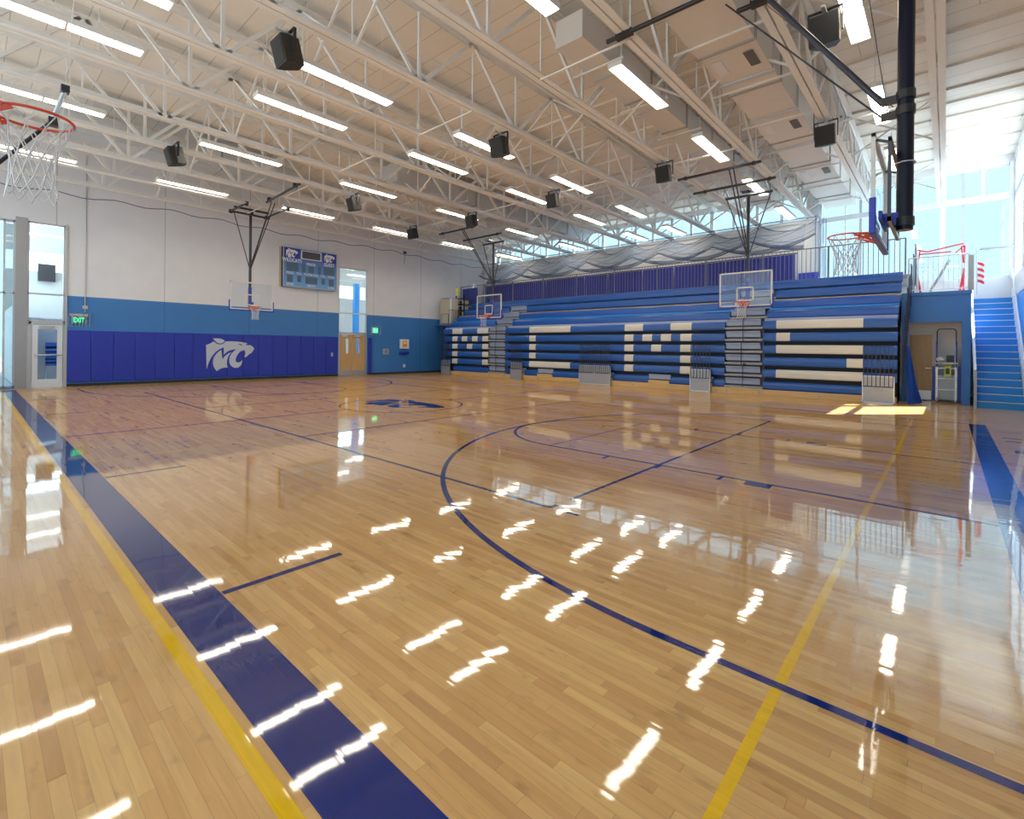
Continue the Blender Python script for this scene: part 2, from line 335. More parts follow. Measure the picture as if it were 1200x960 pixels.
line('center_circle', LM().arc(CX, CY, 1.81, 0, 2*PI, .045))
for sgn, yb in ((1, YB0), (-1, YB1)):
    hy = yb+sgn*1.6
    l = LM()
    a0, a1 = (0, PI) if sgn > 0 else (PI, 2*PI)
    l.arc(CX, hy, 6.0, a0, a1, .06 if sgn < 0 else .065, 120)
    for x in (CX-6.0, CX+6.0): l.rect(x-.03, x+.03, min(yb, hy), max(yb, hy))
    line('three_point_arc', l)
    yf = yb+sgn*5.8
    l = LM()
    for x in (CX-1.81, CX+1.81): l.rect(x-.025, x+.025, min(yb, yf), max(yb, yf))
    l.rect(CX-1.785, CX+1.785, yf-.025, yf); l.arc(CX, yf, 1.81, a0, a1, .05)
    for d in (2.74, 3.65, 4.55):
        for s2 in (-1, 1):
            y = yb+sgn*d; xa = CX+s2*1.83; xb = CX+s2*2.03; l.rect(min(xa,xb), max(xa,xb), y-.025, y+.025)
    for s2 in (-1, 1):
        xa = CX+s2*1.84; xb = CX+s2*2.03; ya = yb+sgn*2.1; yb2 = yb+sgn*2.42; l.rect(min(xa,xb), max(xa,xb), min(ya,yb2), max(ya,yb2))
    line('free_throw_lane', l)
LM.Z = .0018
for y in (3.84, 8.27, 16.5, 20.9): line('hash_mark', LM().rect(1.23, 2.14, y-.03, y+.03))
LM.Z = 0.0022
l = LM(); x0, x1, y0, y1 = 4.33, 13.40, 3.27, 21.7
l.rect(x0-.025, x0+.025, y0, y1).rect(x1-.025, x1+.025, y0, y1).rect(x0+.4, x1, y0-.025, y0+.025).rect(x0, x1, y1-.025, y1+.025).rect(x0, x0+.12, y0-.025, y0+.025)
for y in (CY-3.05, CY+3.05): l.rect(x0, x1, y-.02, y+.02)
for y in (y0-.25, y1+.1): l.rect(x0-.025, x0+.025, y-.12, y+.03)
line('volleyball_lines', l, 'pblue')
LM.Z = 0.0006
l = LM()
for ya, yb in ((0.65, 9.55), (15.2, 24.1)):
    l.rect(0.79, 0.86, ya, yb)
    for y in (ya, yb): l.rect(1.22, 16.9, y-.026, y+.026).rect(.79, .90, y-.026, y+.026)
    for x in (6.96, 10.02): l.rect(x-.022, x+.022, ya, yb)
    l.rect(16.86, 16.92, ya, yb)
l.rect(0.79, 0.86, -1.0, 0.65); l.rect(.79, .86, 9.7, 15.0)
line('yellow_volleyball_lines', l, 'pyel', 'yellow practice court line')
LM.Z = .0012
line('side_court_mark', LM().rect(14.32, 14.40, -1.8, -.88).rect(13.85, 13.93, -1.8, -.90).rect(12.35, 12.65, -1.35, -.93))

# wildcat emblem outline (local metres, x right, y up)
LA=[(-1.104,0.483),(-0.995,0.525),(-0.892,0.578),(-0.796,0.645),(-0.769,0.652),(-0.693,0.581),(-0.601,0.526),(-0.503,0.509),(-0.396,0.532),(-0.319,0.586),(-0.272,0.666),(-0.048,0.679),(0.244,0.668),(0.512,0.64),(0.747,0.588),(0.67,0.49),(0.754,0.49),(0.892,0.498),(0.984,0.434),(1.078,0.33),(1.033,0.221),(0.942,0.09),(0.835,0.035),(0.745,-0.063),(0.645,-0.12),(0.609,-0.104),(0.662,0.042),(0.651,0.172),(0.606,0.236),(0.516,0.22),(0.412,0.165),(0.309,0.043),(0.237,-0.101),(0.2,-0.245),(0.224,-0.341),(0.313,-0.39),(0.417,-0.36),(0.491,-0.28),(0.526,-0.232),(0.515,-0.345),(0.478,-0.474),(0.404,-0.585),(0.316,-0.638),(0.198,-0.651),(0.081,-0.61),(-0.022,-0.512),(-0.075,-0.368),(-0.083,-0.21),(-0.055,-0.083),(0.002,0.044),(0.073,0.139),(0.146,0.203),(0.233,0.283),(0.101,0.267),(-0.044,0.234),(-0.158,0.171),(-0.272,0.076),(-0.342,-0.002),(-0.329,0.139),(-0.331,0.297),(-0.346,0.375),(-0.444,0.327),(-0.57,0.249),(-0.695,0.139),(-0.804,0.0),(-0.885,-0.139),(-0.966,-0.323),(-1.019,-0.476),(-1.05,-0.645),(-1.072,-0.644)]
LB=[(-0.806,0.8),(-0.617,0.81),(-0.463,0.797),(-0.335,0.737),(-0.3,0.69),(-0.334,0.627),(-0.419,0.572),(-0.531,0.561),(-0.629,0.601),(-0.714,0.683)]
LC=[(-0.438,0.249),(-0.428,0.108),(-0.413,-0.049),(-0.383,-0.222),(-0.327,-0.112),(-0.242,-0.019),(-0.129,0.076),(0.015,0.139),(-0.071,0.028),(-0.141,-0.114),(-0.183,-0.272),(-0.187,-0.461),(-0.151,-0.636),(-0.294,-0.623),(-0.435,-0.661),(-0.547,-0.72),(-0.625,-0.79),(-0.701,-0.7),(-0.766,-0.575),(-0.8,-0.419),(-0.802,-0.264),(-0.762,-0.109),(-0.68,0.03),(-0.569,0.155)]
LE=[(0.275,0.546),(0.408,0.558),(0.498,0.51),(0.493,0.446),(0.423,0.5)]
from mathutils.geometry import tessellate_polygon
def emblem(place, loops=(LA, LB, LC)):
    mb = MB()
    for L in loops:
        tr = tessellate_polygon([[Vector((a, b, 0)) for a, b in L]])
        mb.add([place(a, b) for a, b in L], [tuple(t) for t in tr])
    return mb
e_ = emblem(lambda a, b: (CX+b*1.05+.05, CY-a*1.38, 0.0014))
line('center_emblem', e_, 'pblue', 'blue wildcat head emblem on the centre circle')

# ---------------------------------------------------------------- walls
def slab_with_holes(axis, at0, at1, u0, u1, z0, z1, holes):
    """wall slab perpendicular to axis between at0..at1, spanning u0..u1; holes=(ua,ub,za,zb)"""
    mb = MB()
    us = sorted({u0, u1, *[h[0] for h in holes], *[h[1] for h in holes]}); zs = sorted({z0, z1, *[h[2] for h in holes], *[h[3] for h in holes]})
    for a, b in zip(us, us[1:]):
        run = None
        for c, d in zip(zs, zs[1:]):
            um, zm = (a+b)/2, (c+d)/2
            hole = any(h[0] < um < h[1] and h[2] < zm < h[3] for h in holes)
            if not hole: run = (run[0], d) if run else (c, d)
            if hole or d == z1:
                if run:
                    if axis == 'y': mb.box(a, b, at0, at1, run[0], run[1])
                    else: mb.box(at0, at1, a, b, run[0], run[1])
                run = None
    return mb
# scoreboard wall
LW = (-0.3, 1.22); LD = (1.55, 2.64); DD = (14.52, 16.38)
wl = slab_with_holes('y', YA, YA+.25, XN, XF+1, 0, 10.1, [(LW[0], LW[1], .05, 6.45), (LD[0], LD[1], 0, 6.50), (DD[0], DD[1], 0, 6.42)]).build('wall_left', 'band')
struct(wl, 'end wall, white above a mid-blue painted band, behind the scoreboard', 'wall')
MB().box(1.22, 1.55, YA-.02, YA+.0, 0, 6.6).build('wall_pier', 'panel', wl, label='grey pier between the glazing and the glass door')
struct(MB().box(2.64, 2.70, YA-.05, YA+.02, 0, 6.55).build('trim_1', 'alum'))
struct(MB().box(2.70, 14.5, YA-.03, YA-.001, 0, .11).box(16.45, 24.6, YA-.03, YA-.001, 0, .11).build('baseboard_left', 'dark'))
def window(name, axis, at, u0, u1, z0, z1, us=(), zs=(), fw=.07, m='frame', dep=.12, gl='glass', tu=None, tz=None):
    mb = MB()
    def bx(a, b, c, d):
        if axis == 'y': mb.box(a, b, at-dep/2, at+dep/2, c, d)
        else: mb.box(at-dep/2, at+dep/2, a, b, c, d)
    bx(u0, u0+fw, z0, z1); bx(u1-fw, u1, z0, z1); bx(u0, u1, z0, z0+fw); bx(u0, u1, z1-fw, z1)
    for u in us: bx(u-(tu or fw)/2, u+(tu or fw)/2, z0, z1)
    for z in zs: bx(u0, u1, z-(tz or fw)/2, z+(tz or fw)/2)
    o = struct(mb.build(name, m))
    if gl is None: return o
    g = MB()
    if axis == 'y': g.add([(u0,at,z0),(u1,at,z0),(u1,at,z1),(u0,at,z1)],[(0,1,2,3)])
    else: g.add([(at,u0,z0),(at,u1,z0),(at,u1,z1),(at,u0,z1)],[(0,1,2,3)])
    g.build('pane', gl, o)
    return o
window('window_1', 'y', YA+.1, LW[0], LW[1], .05, 6.45, us=(.42, .93), zs=(3.66,), fw=.06, gl='shade')
window('window_2', 'y', YA+.1, LD[0], LD[1], 2.60, 6.50, zs=(3.70,), fw=.055)
window('window_3', 'y', YA+.1, DD[0], DD[1], 2.52, 6.42, zs=(3.72,), fw=.06)
# glass entrance door
d1 = struct(MB().box(1.60, 1.68, YA+.02, YA+.16, 0, 2.6).box(2.60, 2.64, YA+.02, YA+.16, 0, 2.6).box(1.60, 2.64, YA+.02, YA+.16, 2.50, 2.6).build('door_1', 'alum'))
MB().box(1.70, 1.86, YA+.04, YA+.10, 0, 2.48).box(2.42, 2.58, YA+.04, YA+.10, 0, 2.48).box(1.86, 2.42, YA+.04, YA+.10, 2.3, 2.48).box(1.86, 2.42, YA+.04, YA+.10, 0, .32).build('door_leaf', 'framew', d1)
MB().add([(1.88,YA+.07,.32),(2.42,YA+.07,.32),(2.42,YA+.07,2.3),(1.88,YA+.07,2.3)],[(0,1,2,3)]).build('pane', 'glass', d1)
MB().tube((1.76,YA-.03,1.28),(2.56,YA-.03,1.28),.022).tube((1.80,YA-.03,1.28),(1.80,YA+.05,1.28),.015).tube((2.52,YA-.03,1.28),(2.52,YA+.05,1.28),.015).build('push_bar', 'chrome', d1)
MB().box(1.9, 2.35, YA-.03, YA+.04, 2.36, 2.44).build('door_closer', 'alum', d1)
MB().box(1.55, 1.60, YA+.02, YA+.14, 0, 2.6).build('door_jamb', 'alum', d1)
# maple double doors
d2 = struct(MB().box(14.52, 14.60, YA, YA+.2, 0, 2.56).box(16.30, 16.38, YA, YA+.2, 0, 2.56).box(14.52, 16.38, YA, YA+.2, 2.48, 2.58).build('door_2', 'alum'))
for x0, x1, gx in ((14.61, 15.44, 15.02), (15.46, 16.29, 15.72)):
    lf = MB().box(x0, gx, YA+.04, YA+.09, 0, 2.46).box(gx+.17, x1, YA+.04, YA+.09, 0, 2.46).box(gx, gx+.17, YA+.04, YA+.09, 0, 1.32).box(gx, gx+.17, YA+.04, YA+.09, 2.2, 2.46).build('door_leaf', 'maple', d2)
    MB().add([(gx,YA+.06,1.32),(gx+.17,YA+.06,1.32),(gx+.17,YA+.06,2.2),(gx,YA+.06,2.2)],[(0,1,2,3)]).build('vision_pane', 'glass', lf)
    MB().box(x0+.02, x1-.02, YA+.025, YA+.04, .02, .30).build('kick_plate', 'alum', lf)
    MB().box(x0+.12, x1-.35, YA-.02, YA+.04, 2.32, 2.42).build('door_closer', 'galv', lf)

# wall pads
edges = [2.72, 3.54, 4.27, 4.99, 5.68, 6.39, 7.03, 7.60, 8.53, 9.26, 10.02]
edges = [2.72 + (14.45-2.72)*i/16 for i in range(17)]
for i, (a, b) in enumerate(zip(edges, edges[1:])):
    od = ['first', 'second', 'third', 'fourth', 'fifth', 'sixth', 'seventh', 'eighth', 'ninth', 'tenth', 'eleventh', 'twelfth', 'thirteenth', 'fourteenth', 'fifteenth', 'sixteenth'][i]
    o = MB().box(a+.004, b-.004, YA-.07, YA-.001, .17, 2.29).build('wall_pad', 'pad', bevel=.02)
    tag(o, f'royal blue wall pad under the scoreboard wall band, {od} from the glass door', 'wall pad', 'royal blue pads along the scoreboard wall')
o = MB().box(16.46, 16.72, YA-.07, YA-.001, .12, 2.29).build('wall_pad', 'pad', bevel=.02); tag(o, 'narrow royal blue wall pad right beside the wooden double doors', 'wall pad')
lg = tag(emblem(lambda a, b: (8.76+a, YA-.077, 1.26+b)).build('wildcat_emblem', 'logo'), 'large pale grey wildcat head emblem with letters on the blue wall pads', 'emblem')
emblem(lambda a, b: (8.76+a, YA-.079, 1.26+b), (LE,)).build('emblem_eye', 'pad', lg)
MB().box(14.02, 14.14, YA-.085, YA-.071, 1.15, 1.37).build('outlet_plate', 'alum')
tag(bpy.data.objects['outlet_plate'], 'small metal wall plate set in the rightmost blue pads', 'plate')

# things on the scoreboard wall
def exit_sign(x, z, lab, guard=True, y=YA-.12):
    t = thing('exit_sign', lab, 'exit sign', (x, y, z-.2))
    MB().box(x-.20, x+.20, y, y+.11, z-.13, z+.15).build('sign_body', 'exitbody', t, bevel=.01)
    MB().box(x-.18, x+.18, y-.008, y, z-.12, z+.12).build('sign_face', 'dark', t)
    text_mb('EXIT', .27, lambda u, v: (x+u*.62, y-.012, z+v), bold=.006).build('exit_lettering', 'exitg', t)
    if guard:
        g = MB()
        for k in range(7): g.tube((x-.33+.11*k, y-.08, z-.25), (x-.33+.11*k, y-.08, z+.27), .006, 5)
        for zz in (z-.25, z+.27, z): g.tube((x-.33, y-.08, zz), (x+.33, y-.08, zz), .006, 5)
        for xx in (x-.33, x+.33):
            for zz in (z-.25, z+.27): g.tube((xx, y-.08, zz), (xx, y+.11, zz), .006, 5)
        g.build('wire_guard', 'chrome', t)
    MB().box(x-.28, x+.28, y-.05, y+.1, z+.17, z+.26).build('sign_canopy', 'alum', t)
    return t
exit_sign(3.05, 2.70, 'green lit exit sign in a wire guard beside the glass door')
def exit2():
    x, z, y = 16.92, 2.74, YA-.10
    t = thing('exit_sign', 'green lit exit sign in a wire guard right of the wooden double doors', 'exit sign', (x, y, z-.2))
    MB().box(x-.22, x+.22, y, y+.09, z-.17, z+.2).build('sign_body', 'exitbody', t, bevel=.01)
    MB().box(x-.16, x+.16, y-.008, y, z-.14, z+.14).build('sign_face', 'exitg', t)
    text_mb('EXIT', .16, lambda u, v: (x+u*.7, y-.012, z+v), bold=.004).build('exit_lettering', 'letter', t)
    g = MB()
    for zz in (z-.25, z+.27): g.tube((x-.33, y-.06, zz), (x+.33, y-.06, zz), .008, 5)
    for xx in (x-.33, x, x+.33): g.tube((xx, y-.06, z-.25), (xx, y-.06, z+.27), .008, 5)
    for xx in (x-.33, x+.33): g.tube((xx, y-.06, z-.25), (xx, y+.1, z-.25), .008, 5)
    g.build('wire_guard', 'alum', t)
exit2()
t = thing('defibrillator_cabinet', 'white wall cabinet with an orange mark above a small blue shelf', 'cabinet', (19.1, YA-.12, 1.6))
MB().box(18.78, 19.45, YA-.14, YA-.001, 1.62, 2.24).build('cabinet_body', 'white', t, bevel=.02)
MB().box(18.95, 19.28, YA-.15, YA-.139, 1.75, 2.12).build('cabinet_window', 'orange', t)
MB().box(19.02, 19.21, YA-.155, YA-.149, 1.95, 2.05).build('cabinet_sign', 'letter', t)
MB().box(18.75, 19.45, YA-.16, YA-.001, 1.26, 1.42).build('tag_shelf', 'pad', t, bevel=.01)
t = thing('wall_panel', 'square metal control plate on the blue band wall left of the white cabinet', 'plate', (17.75, YA-.03, 1.25))
MB().box(17.52, 17.98, YA-.03, YA-.001, 1.24, 1.62).build('plate', 'alum', t, bevel=.005)
MB().box(17.66, 17.84, YA-.045, YA-.03, 1.34, 1.52).build('plate_cover', 'panel', t)
tag(MB().box(19.08, 19.25, YA-.02, YA-.001, .40, .60).build('wall_outlet', 'white'), 'small white power outlet low on the blue band wall', 'outlet')
tag(MB().box(19.0, 19.2, YA-.1, YA-.001, 7.85, 8.0).tube((19.1, YA-.06, 7.85), (19.05, YA-.05, 7.2), .012).build('cable_hook', 'cable'), 'small blue box with a dangling cord high on the white wall', 'hook')
# scoreboard
bx0, bx1, bz0, bz1 = 11.17, 14.22, 4.92, 7.04
SBY = YA-.25
t = thing('scoreboard', 'blue wildcats and guest scoreboard high on the white wall', 'scoreboard', ((bx0+bx1)/2, SBY, bz0))
MB().box(bx0, bx1, SBY, YA-.05, bz0, bz1).build('case', 'dark', t)
MB().box(bx0-.10, bx0, YA-.06, YA-.001, bz0, bz1).box(bx0, bx1, YA-.05, YA-.001, bz0+.1, bz1-.1).build('mounting_bracket', 'tan', t)
sf = MB().box(bx0+.03, bx1-.02, SBY-.012, SBY, bz0+.03, bz1-.02).build('score_face', 'sbf', t)
f = MB()
for a, b, c, d in ((bx0, bx1, bz0, bz0+.03), (bx0, bx1, bz1-.02, bz1), (bx0, bx0+.03, bz0, bz1), (bx1-.02, bx1, bz0, bz1)): f.box(a, b, SBY-.02, SBY, c, d)
f.build('edge_trim', 'logo', t)
W_, H_ = bx1-bx0, bz1-bz0
sp = lambda u, v: (bx0+u*W_, SBY-.020, bz1-v*H_)
def srect(name, u0, u1, v0, v1, m, y=.018, parent=None):
    a = sp(u0, v0); b = sp(u1, v1); return MB().box(a[0], b[0], SBY-y, SBY-.012, b[2], a[2]).build(name, m, parent or sf)
for u0, u1 in ((.02, .29), (.73, .98)):
    MBp = srect('logo_panel', u0, u1, .02, .28, 'pad', .016)
    cx = (u0+u1)/2
    emblem(lambda a, b, cx=cx: (bx0+cx*W_+a*.29, SBY-.022, bz1-.155*H_+b*.31)).build('wildcat_emblem', 'logow', sf)
srect('display_frame', .315, .695, .03, .255, 'logow', .016); srect('message_display', .335, .675, .05, .235, 'sbdark', .024)
def st(s, u, v, size, sx=.85): text_mb(s, size, lambda a, b: (bx0+u*W_+a*sx, SBY-.024, bz1-v*H_+b), bold=size*.02).build('lettering', 'letter', sf)
st('WILDCATS', .155, .325, .27, .78); st('GUEST', .845, .325, .27, .78); st('PERIOD', .5, .375, .19, .8)
st('FOULS', .12, .645, .17, .8); st('T.O.L.', .285, .645, .16, .8); st('PLAYER FOUL', .51, .645, .17, .8); st('T.O.L.', .735, .645, .16, .8); st('FOULS', .89, .645, .17, .8)
st('SCORE', .12, .935, .16, .8); st('MATCH', .51, .935, .16, .8); st('SCORE', .89, .935, .16, .8)
for u0, u1, v0, v1 in ((.06,.27,.38,.60),(.74,.95,.38,.60),(.335,.395,.39,.60),(.455,.555,.42,.60),(.63,.69,.39,.60),(.07,.17,.70,.88),(.25,.32,.70,.86),(.40,.62,.70,.88),(.70,.77,.70,.86),(.84,.94,.70,.88)):
    srect('digit_window', u0, u1, v0, v1, 'digit')

# far wall (x = XF): white between, glazing right part, clerestory band
wb = slab_with_holes('x', XF, XF+.3, YR, YA+.25, 0, 9.6, [(YR, 4.45, 4.66, 9.02), (4.95, YA-1.0, 7.95, 9.15)]).build('wall_far', 'white')
struct(wb, 'far white wall with a clerestory band above the bleachers', 'wall')
window('window_4', 'x', XF+.12, YR+.03, 4.45, 4.66, 9.02, us=(3.47, 1.67, .14), zs=(), fw=.06, m='framew', tu=.05, gl='shade')
tr = MB().box(XF-.06, XF+.1, YR+.05, 4.6, 7.70, 7.92).build('trim_2', 'framew'); struct(tr)
window('window_5', 'x', XF+.13, YR+.03, 4.45, 4.70, 9.0, us=(2.91, -.45), zs=(), fw=.03, m='frame', tu=.10, gl=None)
struct(MB().box(XF-.08, XF+.1, .07, .24, 4.66, 7.8).box(XF-.05, XF+.1, 4.45, 4.75, 3.9, 9.05).box(XF+.0, XF+.12, -1.07, -.97, 7.9, 9.0).box(XF-.1, XF+.02, YR, YR+.12, 4.6, 9.1).build('trim_3', 'framew'))
us = [4.95+i*1.12 for i in range(1, 19)]
window('window_6', 'x', XF+.12, 4.95, YA-1.0, 7.95, 9.15, us=us, fw=.07, m='framew', tu=.14, gl='shade')
struct(MB().box(XF-.25, XF-.001, 4.5, YA, 7.81, 7.95).build('trim_4', 'steel'))
# right wall with windows beside the stairs
wr = slab_with_holes('y', YR-.25, YR, XN, XF+.3, 0, 10.1, [(20.55, 23.35, 4.62, 9.05), (23.62, 26.3, 4.62, 9.05)]).build('wall_right', 'white')
struct(wr, 'right side wall with tall glazing above the stairs', 'wall')
for i, (a, b) in enumerate(((20.55, 23.35), (23.62, 26.3))):
    window(f'window_{7+i}', 'y', YR-.08, a, b, 4.62, 9.05, us=((a+b)/2,) if i else (), fw=.06, m='framew')
    struct(MB().box(a, b, YR-.1, YR-.02, 7.66, 7.92).build(f'trim_{5+i}', 'framew'))
MB().box(XN, XF, YR, YR+.015, 0, 3.86).build('lower_paint_band', 'stairblue', wr, label='bright blue painted lower wall')
struct(MB().box(XN, XF, YR-.001, YR+.05, 3.84, 3.98).build('trim_7', 'framew'))
wn = slab_with_holes('x', XN-.25, XN, YR-.25, YA+.25, 0, 10.1, [(YR+.6, 25.8, .9, 9.3)]).build('wall_near', 'white'); struct(wn, 'near side wall with a long glazed front, behind the camera', 'wall')
window('window_9', 'x', XN-.1, YR+.6, 25.8, .9, 9.3, us=[YR+.6+2.2*i for i in range(1, 13)], zs=(3.6, 6.4), fw=.09, m='framew', gl='shade2')  # unseen window, added to let in sky light as soft frontal fill
# roof deck with ribs
mb = MB()
xs_ = [XN-.25, 26.9]
mb.add([(xs_[0],YR-.3,ZD(xs_[0])),(xs_[1],YR-.3,ZD(xs_[1])),(xs_[1],YA+.3,ZD(xs_[1])),(xs_[0],YA+.3,ZD(xs_[0])),(xs_[0],YR-.3,ZD(xs_[0])+.2),(xs_[1],YR-.3,ZD(xs_[1])+.2),(xs_[1],YA+.3,ZD(xs_[1])+.2),(xs_[0],YA+.3,ZD(xs_[0])+.2)],[(0,3,2,1),(4,5,6,7),(0,1,5,4),(1,2,6,5),(2,3,7,6),(3,0,4,7)])
for x in (13.6, 14.6, 16.0, 17.75, 19.2, 20.2, 21.3, 22.6, 24.1, 25.4): mb.box(x-.045, x+.045, YR, YA, ZD(x)-.07, ZD(x)+.02)
struct(mb.build('ceiling', 'deck'), 'white ribbed acoustic roof deck above the trusses', 'ceiling')

# ---------------------------------------------------------------- roof trusses
ORD = ['first', 'second', 'third', 'fourth', 'fifth', 'sixth', 'seventh', 'eighth', 'ninth', 'tenth', 'eleventh', 'twelfth']
TY = [0.2+2.245*k for k in range(12)]
ZB, S_ = 7.9, 3.4
def make_truss(y):
    t = thing('roof_truss', '', 'roof truss', (0, y, ZB), group='white steel roof trusses spanning the gym')
    MB().box(XN, XF-.05, y-.145, y-.015, ZB-.02, ZB).box(XN, XF-.05, y+.015, y+.145, ZB-.02, ZB).box(XN, XF-.05, y-.03, y-.015, ZB, ZB+.13).box(XN, XF-.05, y+.015, y+.03, ZB, ZB+.13).build('bottom_chord', 'steel', t)
    mb = MB()
    for s in (-1, 1):
        a = y+s*.015; b = y+s*.13
        for p, q, z0, z1 in ((min(a,b), max(a,b), -.20, -.18), (min(a, y+s*.03), max(a, y+s*.03), -.32, -.18)):
            mb.add([(XN,p,ZD(XN)+z0),(XF-.05,p,ZD(XF)+z0),(XF-.05,q,ZD(XF)+z0),(XN,q,ZD(XN)+z0),(XN,p,ZD(XN)+z1),(XF-.05,p,ZD(XF)+z1),(XF-.05,q,ZD(XF)+z1),(XN,q,ZD(XN)+z1)],[(0,3,2,1),(4,5,6,7),(0,1,5,4),(1,2,6,5),(2,3,7,6),(3,0,4,7)])
    mb.build('top_chord', 'steel', t)
    k = 0; x = 0.15
    while x < XF-.5:
        zt = ZD(x)-.2
        MB().bar((x, y, ZB+.02), (x, y, zt), .05, .075).build('vertical_web', 'steel', t)
        for s in (-1, 1):
            x2 = x+s*S_/2
            if XN < x2 < XF-.1: MB().bar((x+s*.06, y, ZB+.03), (x2-s*.05, y, ZD(x2)-.22), .06, .085).build('diagonal_web', 'steel', t)
        if x+S_/2 < XF-.2:
            xm = x+S_/2
            MB().bar((xm, y, ZB+.1), (xm, y, ZD(xm)-.25), .028, .028).build('hanger_web', 'steel', t)
        x += S_
    return t
ts = make_truss(TY[0])
def tr_label(k):
    if k == 0: return 'white steel roof truss over the near basket, nearest the stairs wall'
    return f'white steel roof truss, {ORD[11-k]} from the scoreboard wall'
ts['label'] = tr_label(0); trusses = [ts]
for k in range(1, 12): trusses.append(dup(ts, (0, TY[k], ZB), tr_label(k)))
bpy.context.view_layer.update()
for k in range(11):
    y0, y1 = TY[k], TY[k+1]
    for x in (5.25, 12.05, 18.85, 24.6):
        MB().bar((x, y0+.03, ZB+.05), (x, y1-.03, ZD(x)-.25), .045, .045).bar((x+.05, y1-.03, ZB+.05), (x+.05, y0+.03, ZD(x)-.25), .045, .045).build('cross_brace', 'steel', trusses[k])
    if k % 2 == 0:
        for x in (8.65, 15.45): MB().bar((x, y0, ZB-.03), (x, y1, ZB-.03), .04, .03).build('bottom_bridging', 'steel', trusses[k])

# ---------------------------------------------------------------- light fixtures
LX = [1.25, 5.95, 10.62, 15.3, 19.95, 24.6]; LY = [1.32, 5.47, 10.65, 12.85, 17.15, 22.27]
LN = 2.42
def make_light():
    x, y, z = LX[0], LY[0], 7.98
    t = thing('ceiling_light', '', 'ceiling light', (x, y, z-.04), group='long tube lights hung between the roof trusses')
    MB().box(x-LN/2, x+LN/2, y-.17, y+.17, z+.06, z+.085).box(x-LN/2, x+LN/2, y-.175, y-.155, z-.03, z+.08).box(x-LN/2, x+LN/2, y+.155, y+.175, z-.03, z+.08).box(x-LN/2-.01, x-LN/2+.01, y-.17, y+.17, z-.03, z+.08).box(x+LN/2-.01, x+LN/2+.01, y-.17, y+.17, z-.03, z+.08).box(x-.02, x+.02, y-.17, y+.17, z-.03, z+.06).build('housing', 'lampk', t)
    for a, b in ((x-LN/2+.02, x-.025), (x+.025, x+LN/2-.02)): MB().box(a, b, y-.15, y+.15, z-.018, z+.03).build('diffuser', 'lamp', t)
    g = MB()
    for i in range(41):
        xx = x-LN/2+.03+i*(LN-.06)/40
        g.box(xx-.004, xx+.004, y-.152, y-.105, z-.03, z-.019).box(xx-.004, xx+.004, y+.105, y+.152, z-.03, z-.019)
    for s in (-1, 1): g.box(x-LN/2+.01, x+LN/2-.01, y+s*.128-.003, y+s*.128+.003, z-.029, z-.0185)
    g.box(x-.006, x+.006, y-.152, y+.152, z-.028, z-.0188)
    g.build('wire_guard', 'lampk', t)
    for xx in (x-LN/2+.25, x+LN/2-.25): MB().tube((xx, y, z+.085), (xx, y, ZD(xx)), .006, 5).build('hanger_wire', 'steel', t)
    return t
def ll(i, j):
    col = ['leftmost', 'second from left', 'third from left', 'fourth from left', 'fifth from left', 'rightmost'][i]
    row = ['nearest the stairs', 'below the small duct', 'third from the stairs', 'fourth from the stairs', 'second from the scoreboard', 'nearest the scoreboard'][j]
    return f'bright ceiling tube light, {col} in the row {row}'
l0 = make_light(); l0['label'] = ll(0, 0)
for j in range(6):
    for i in range(6):
        if (i, j) == (0, 0) : continue
        if j in (0, 1) and i == 0: continue
        if (i, j) == (1, 0): continue
        dup(l0, (LX[i], LY[j], 7.94), ll(i, j))

# ---------------------------------------------------------------- ducts
def duct(name, lab, x0, x1, y0, y1, z0, z1, segs, m1='ductp', m2='galv', vents=()):
    t = thing(name, lab, 'duct', ((x0+x1)/2, (y0+y1)/2, z0))
    n = len(segs)
    cuts = [x0]+list(segs)+[x1]
    for k, (a, b) in enumerate(zip(cuts, cuts[1:])):
        g = .015*(k % 2)
        MB().box(a, b, y0-g, y1+g, z0-g, z1).build('duct_section', m1 if k % 3 != 1 else m1, t)
        MB().box(b-.03, b+.03, y0-.05, y1+.05, z0-.05, z1+.03).build('flange', 'seam' if k % 2 else 'galv', t) if b < x1 else None
    for v in vents:
        MB().box(v-.32, v+.32, y0+.13, y0+.33, z0-.03, z0-.02).build('vent_grille', 'ventdark', t)
        MB().box(v-.32, v+.32, y1-.35, y1-.13, z0-.022, z0-.012).build('vent_grille', 'white', t)
    for a in [x0+1.2+2.4*i for i in range(int((x1-x0)/2.4))]:
        MB().box(a-.025, a+.025, y0-.35, y1+.35, z0-.06, z0-.018).build('hanger_channel', 'steel', t)
        for yy in (y0-.3, y1+.3): MB().tube((a, yy, z0-.03), (a, yy, ZD(a)), .01, 5).build('hanger_rod', 'steel', t)
    return t
duct('air_duct', 'white rectangular air duct behind the lights, ending in a square box', 8.92, 26.3, 6.0, 6.72, 8.6, 9.22, (10.6, 12.2, 12.9, 14.6, 16.8, 19, 21.5, 24))
duct('air_duct', 'wide white air duct with floor-facing vents near the top right', 6.8, 26.3, 3.05, 4.2, 8.3, 9.2, (9.0, 10.9, 12.4, 13.0, 14.8, 16.9, 17.5, 19.6, 21.8, 24.2), vents=(11.6, 15.8, 20.6))
duct('air_duct', 'shiny silver air duct far back above the third light row', 11.6, 25.8, 16.7, 17.75, 8.5, 9.3, (13.5, 16, 18.5, 21, 23.5), m1='galv')
duct('air_duct', 'silver air duct near the scoreboard wall corner', 2.0, 9.4, 20.9, 21.8, 8.55, 9.3, (4.2, 6.5), m1='galv')

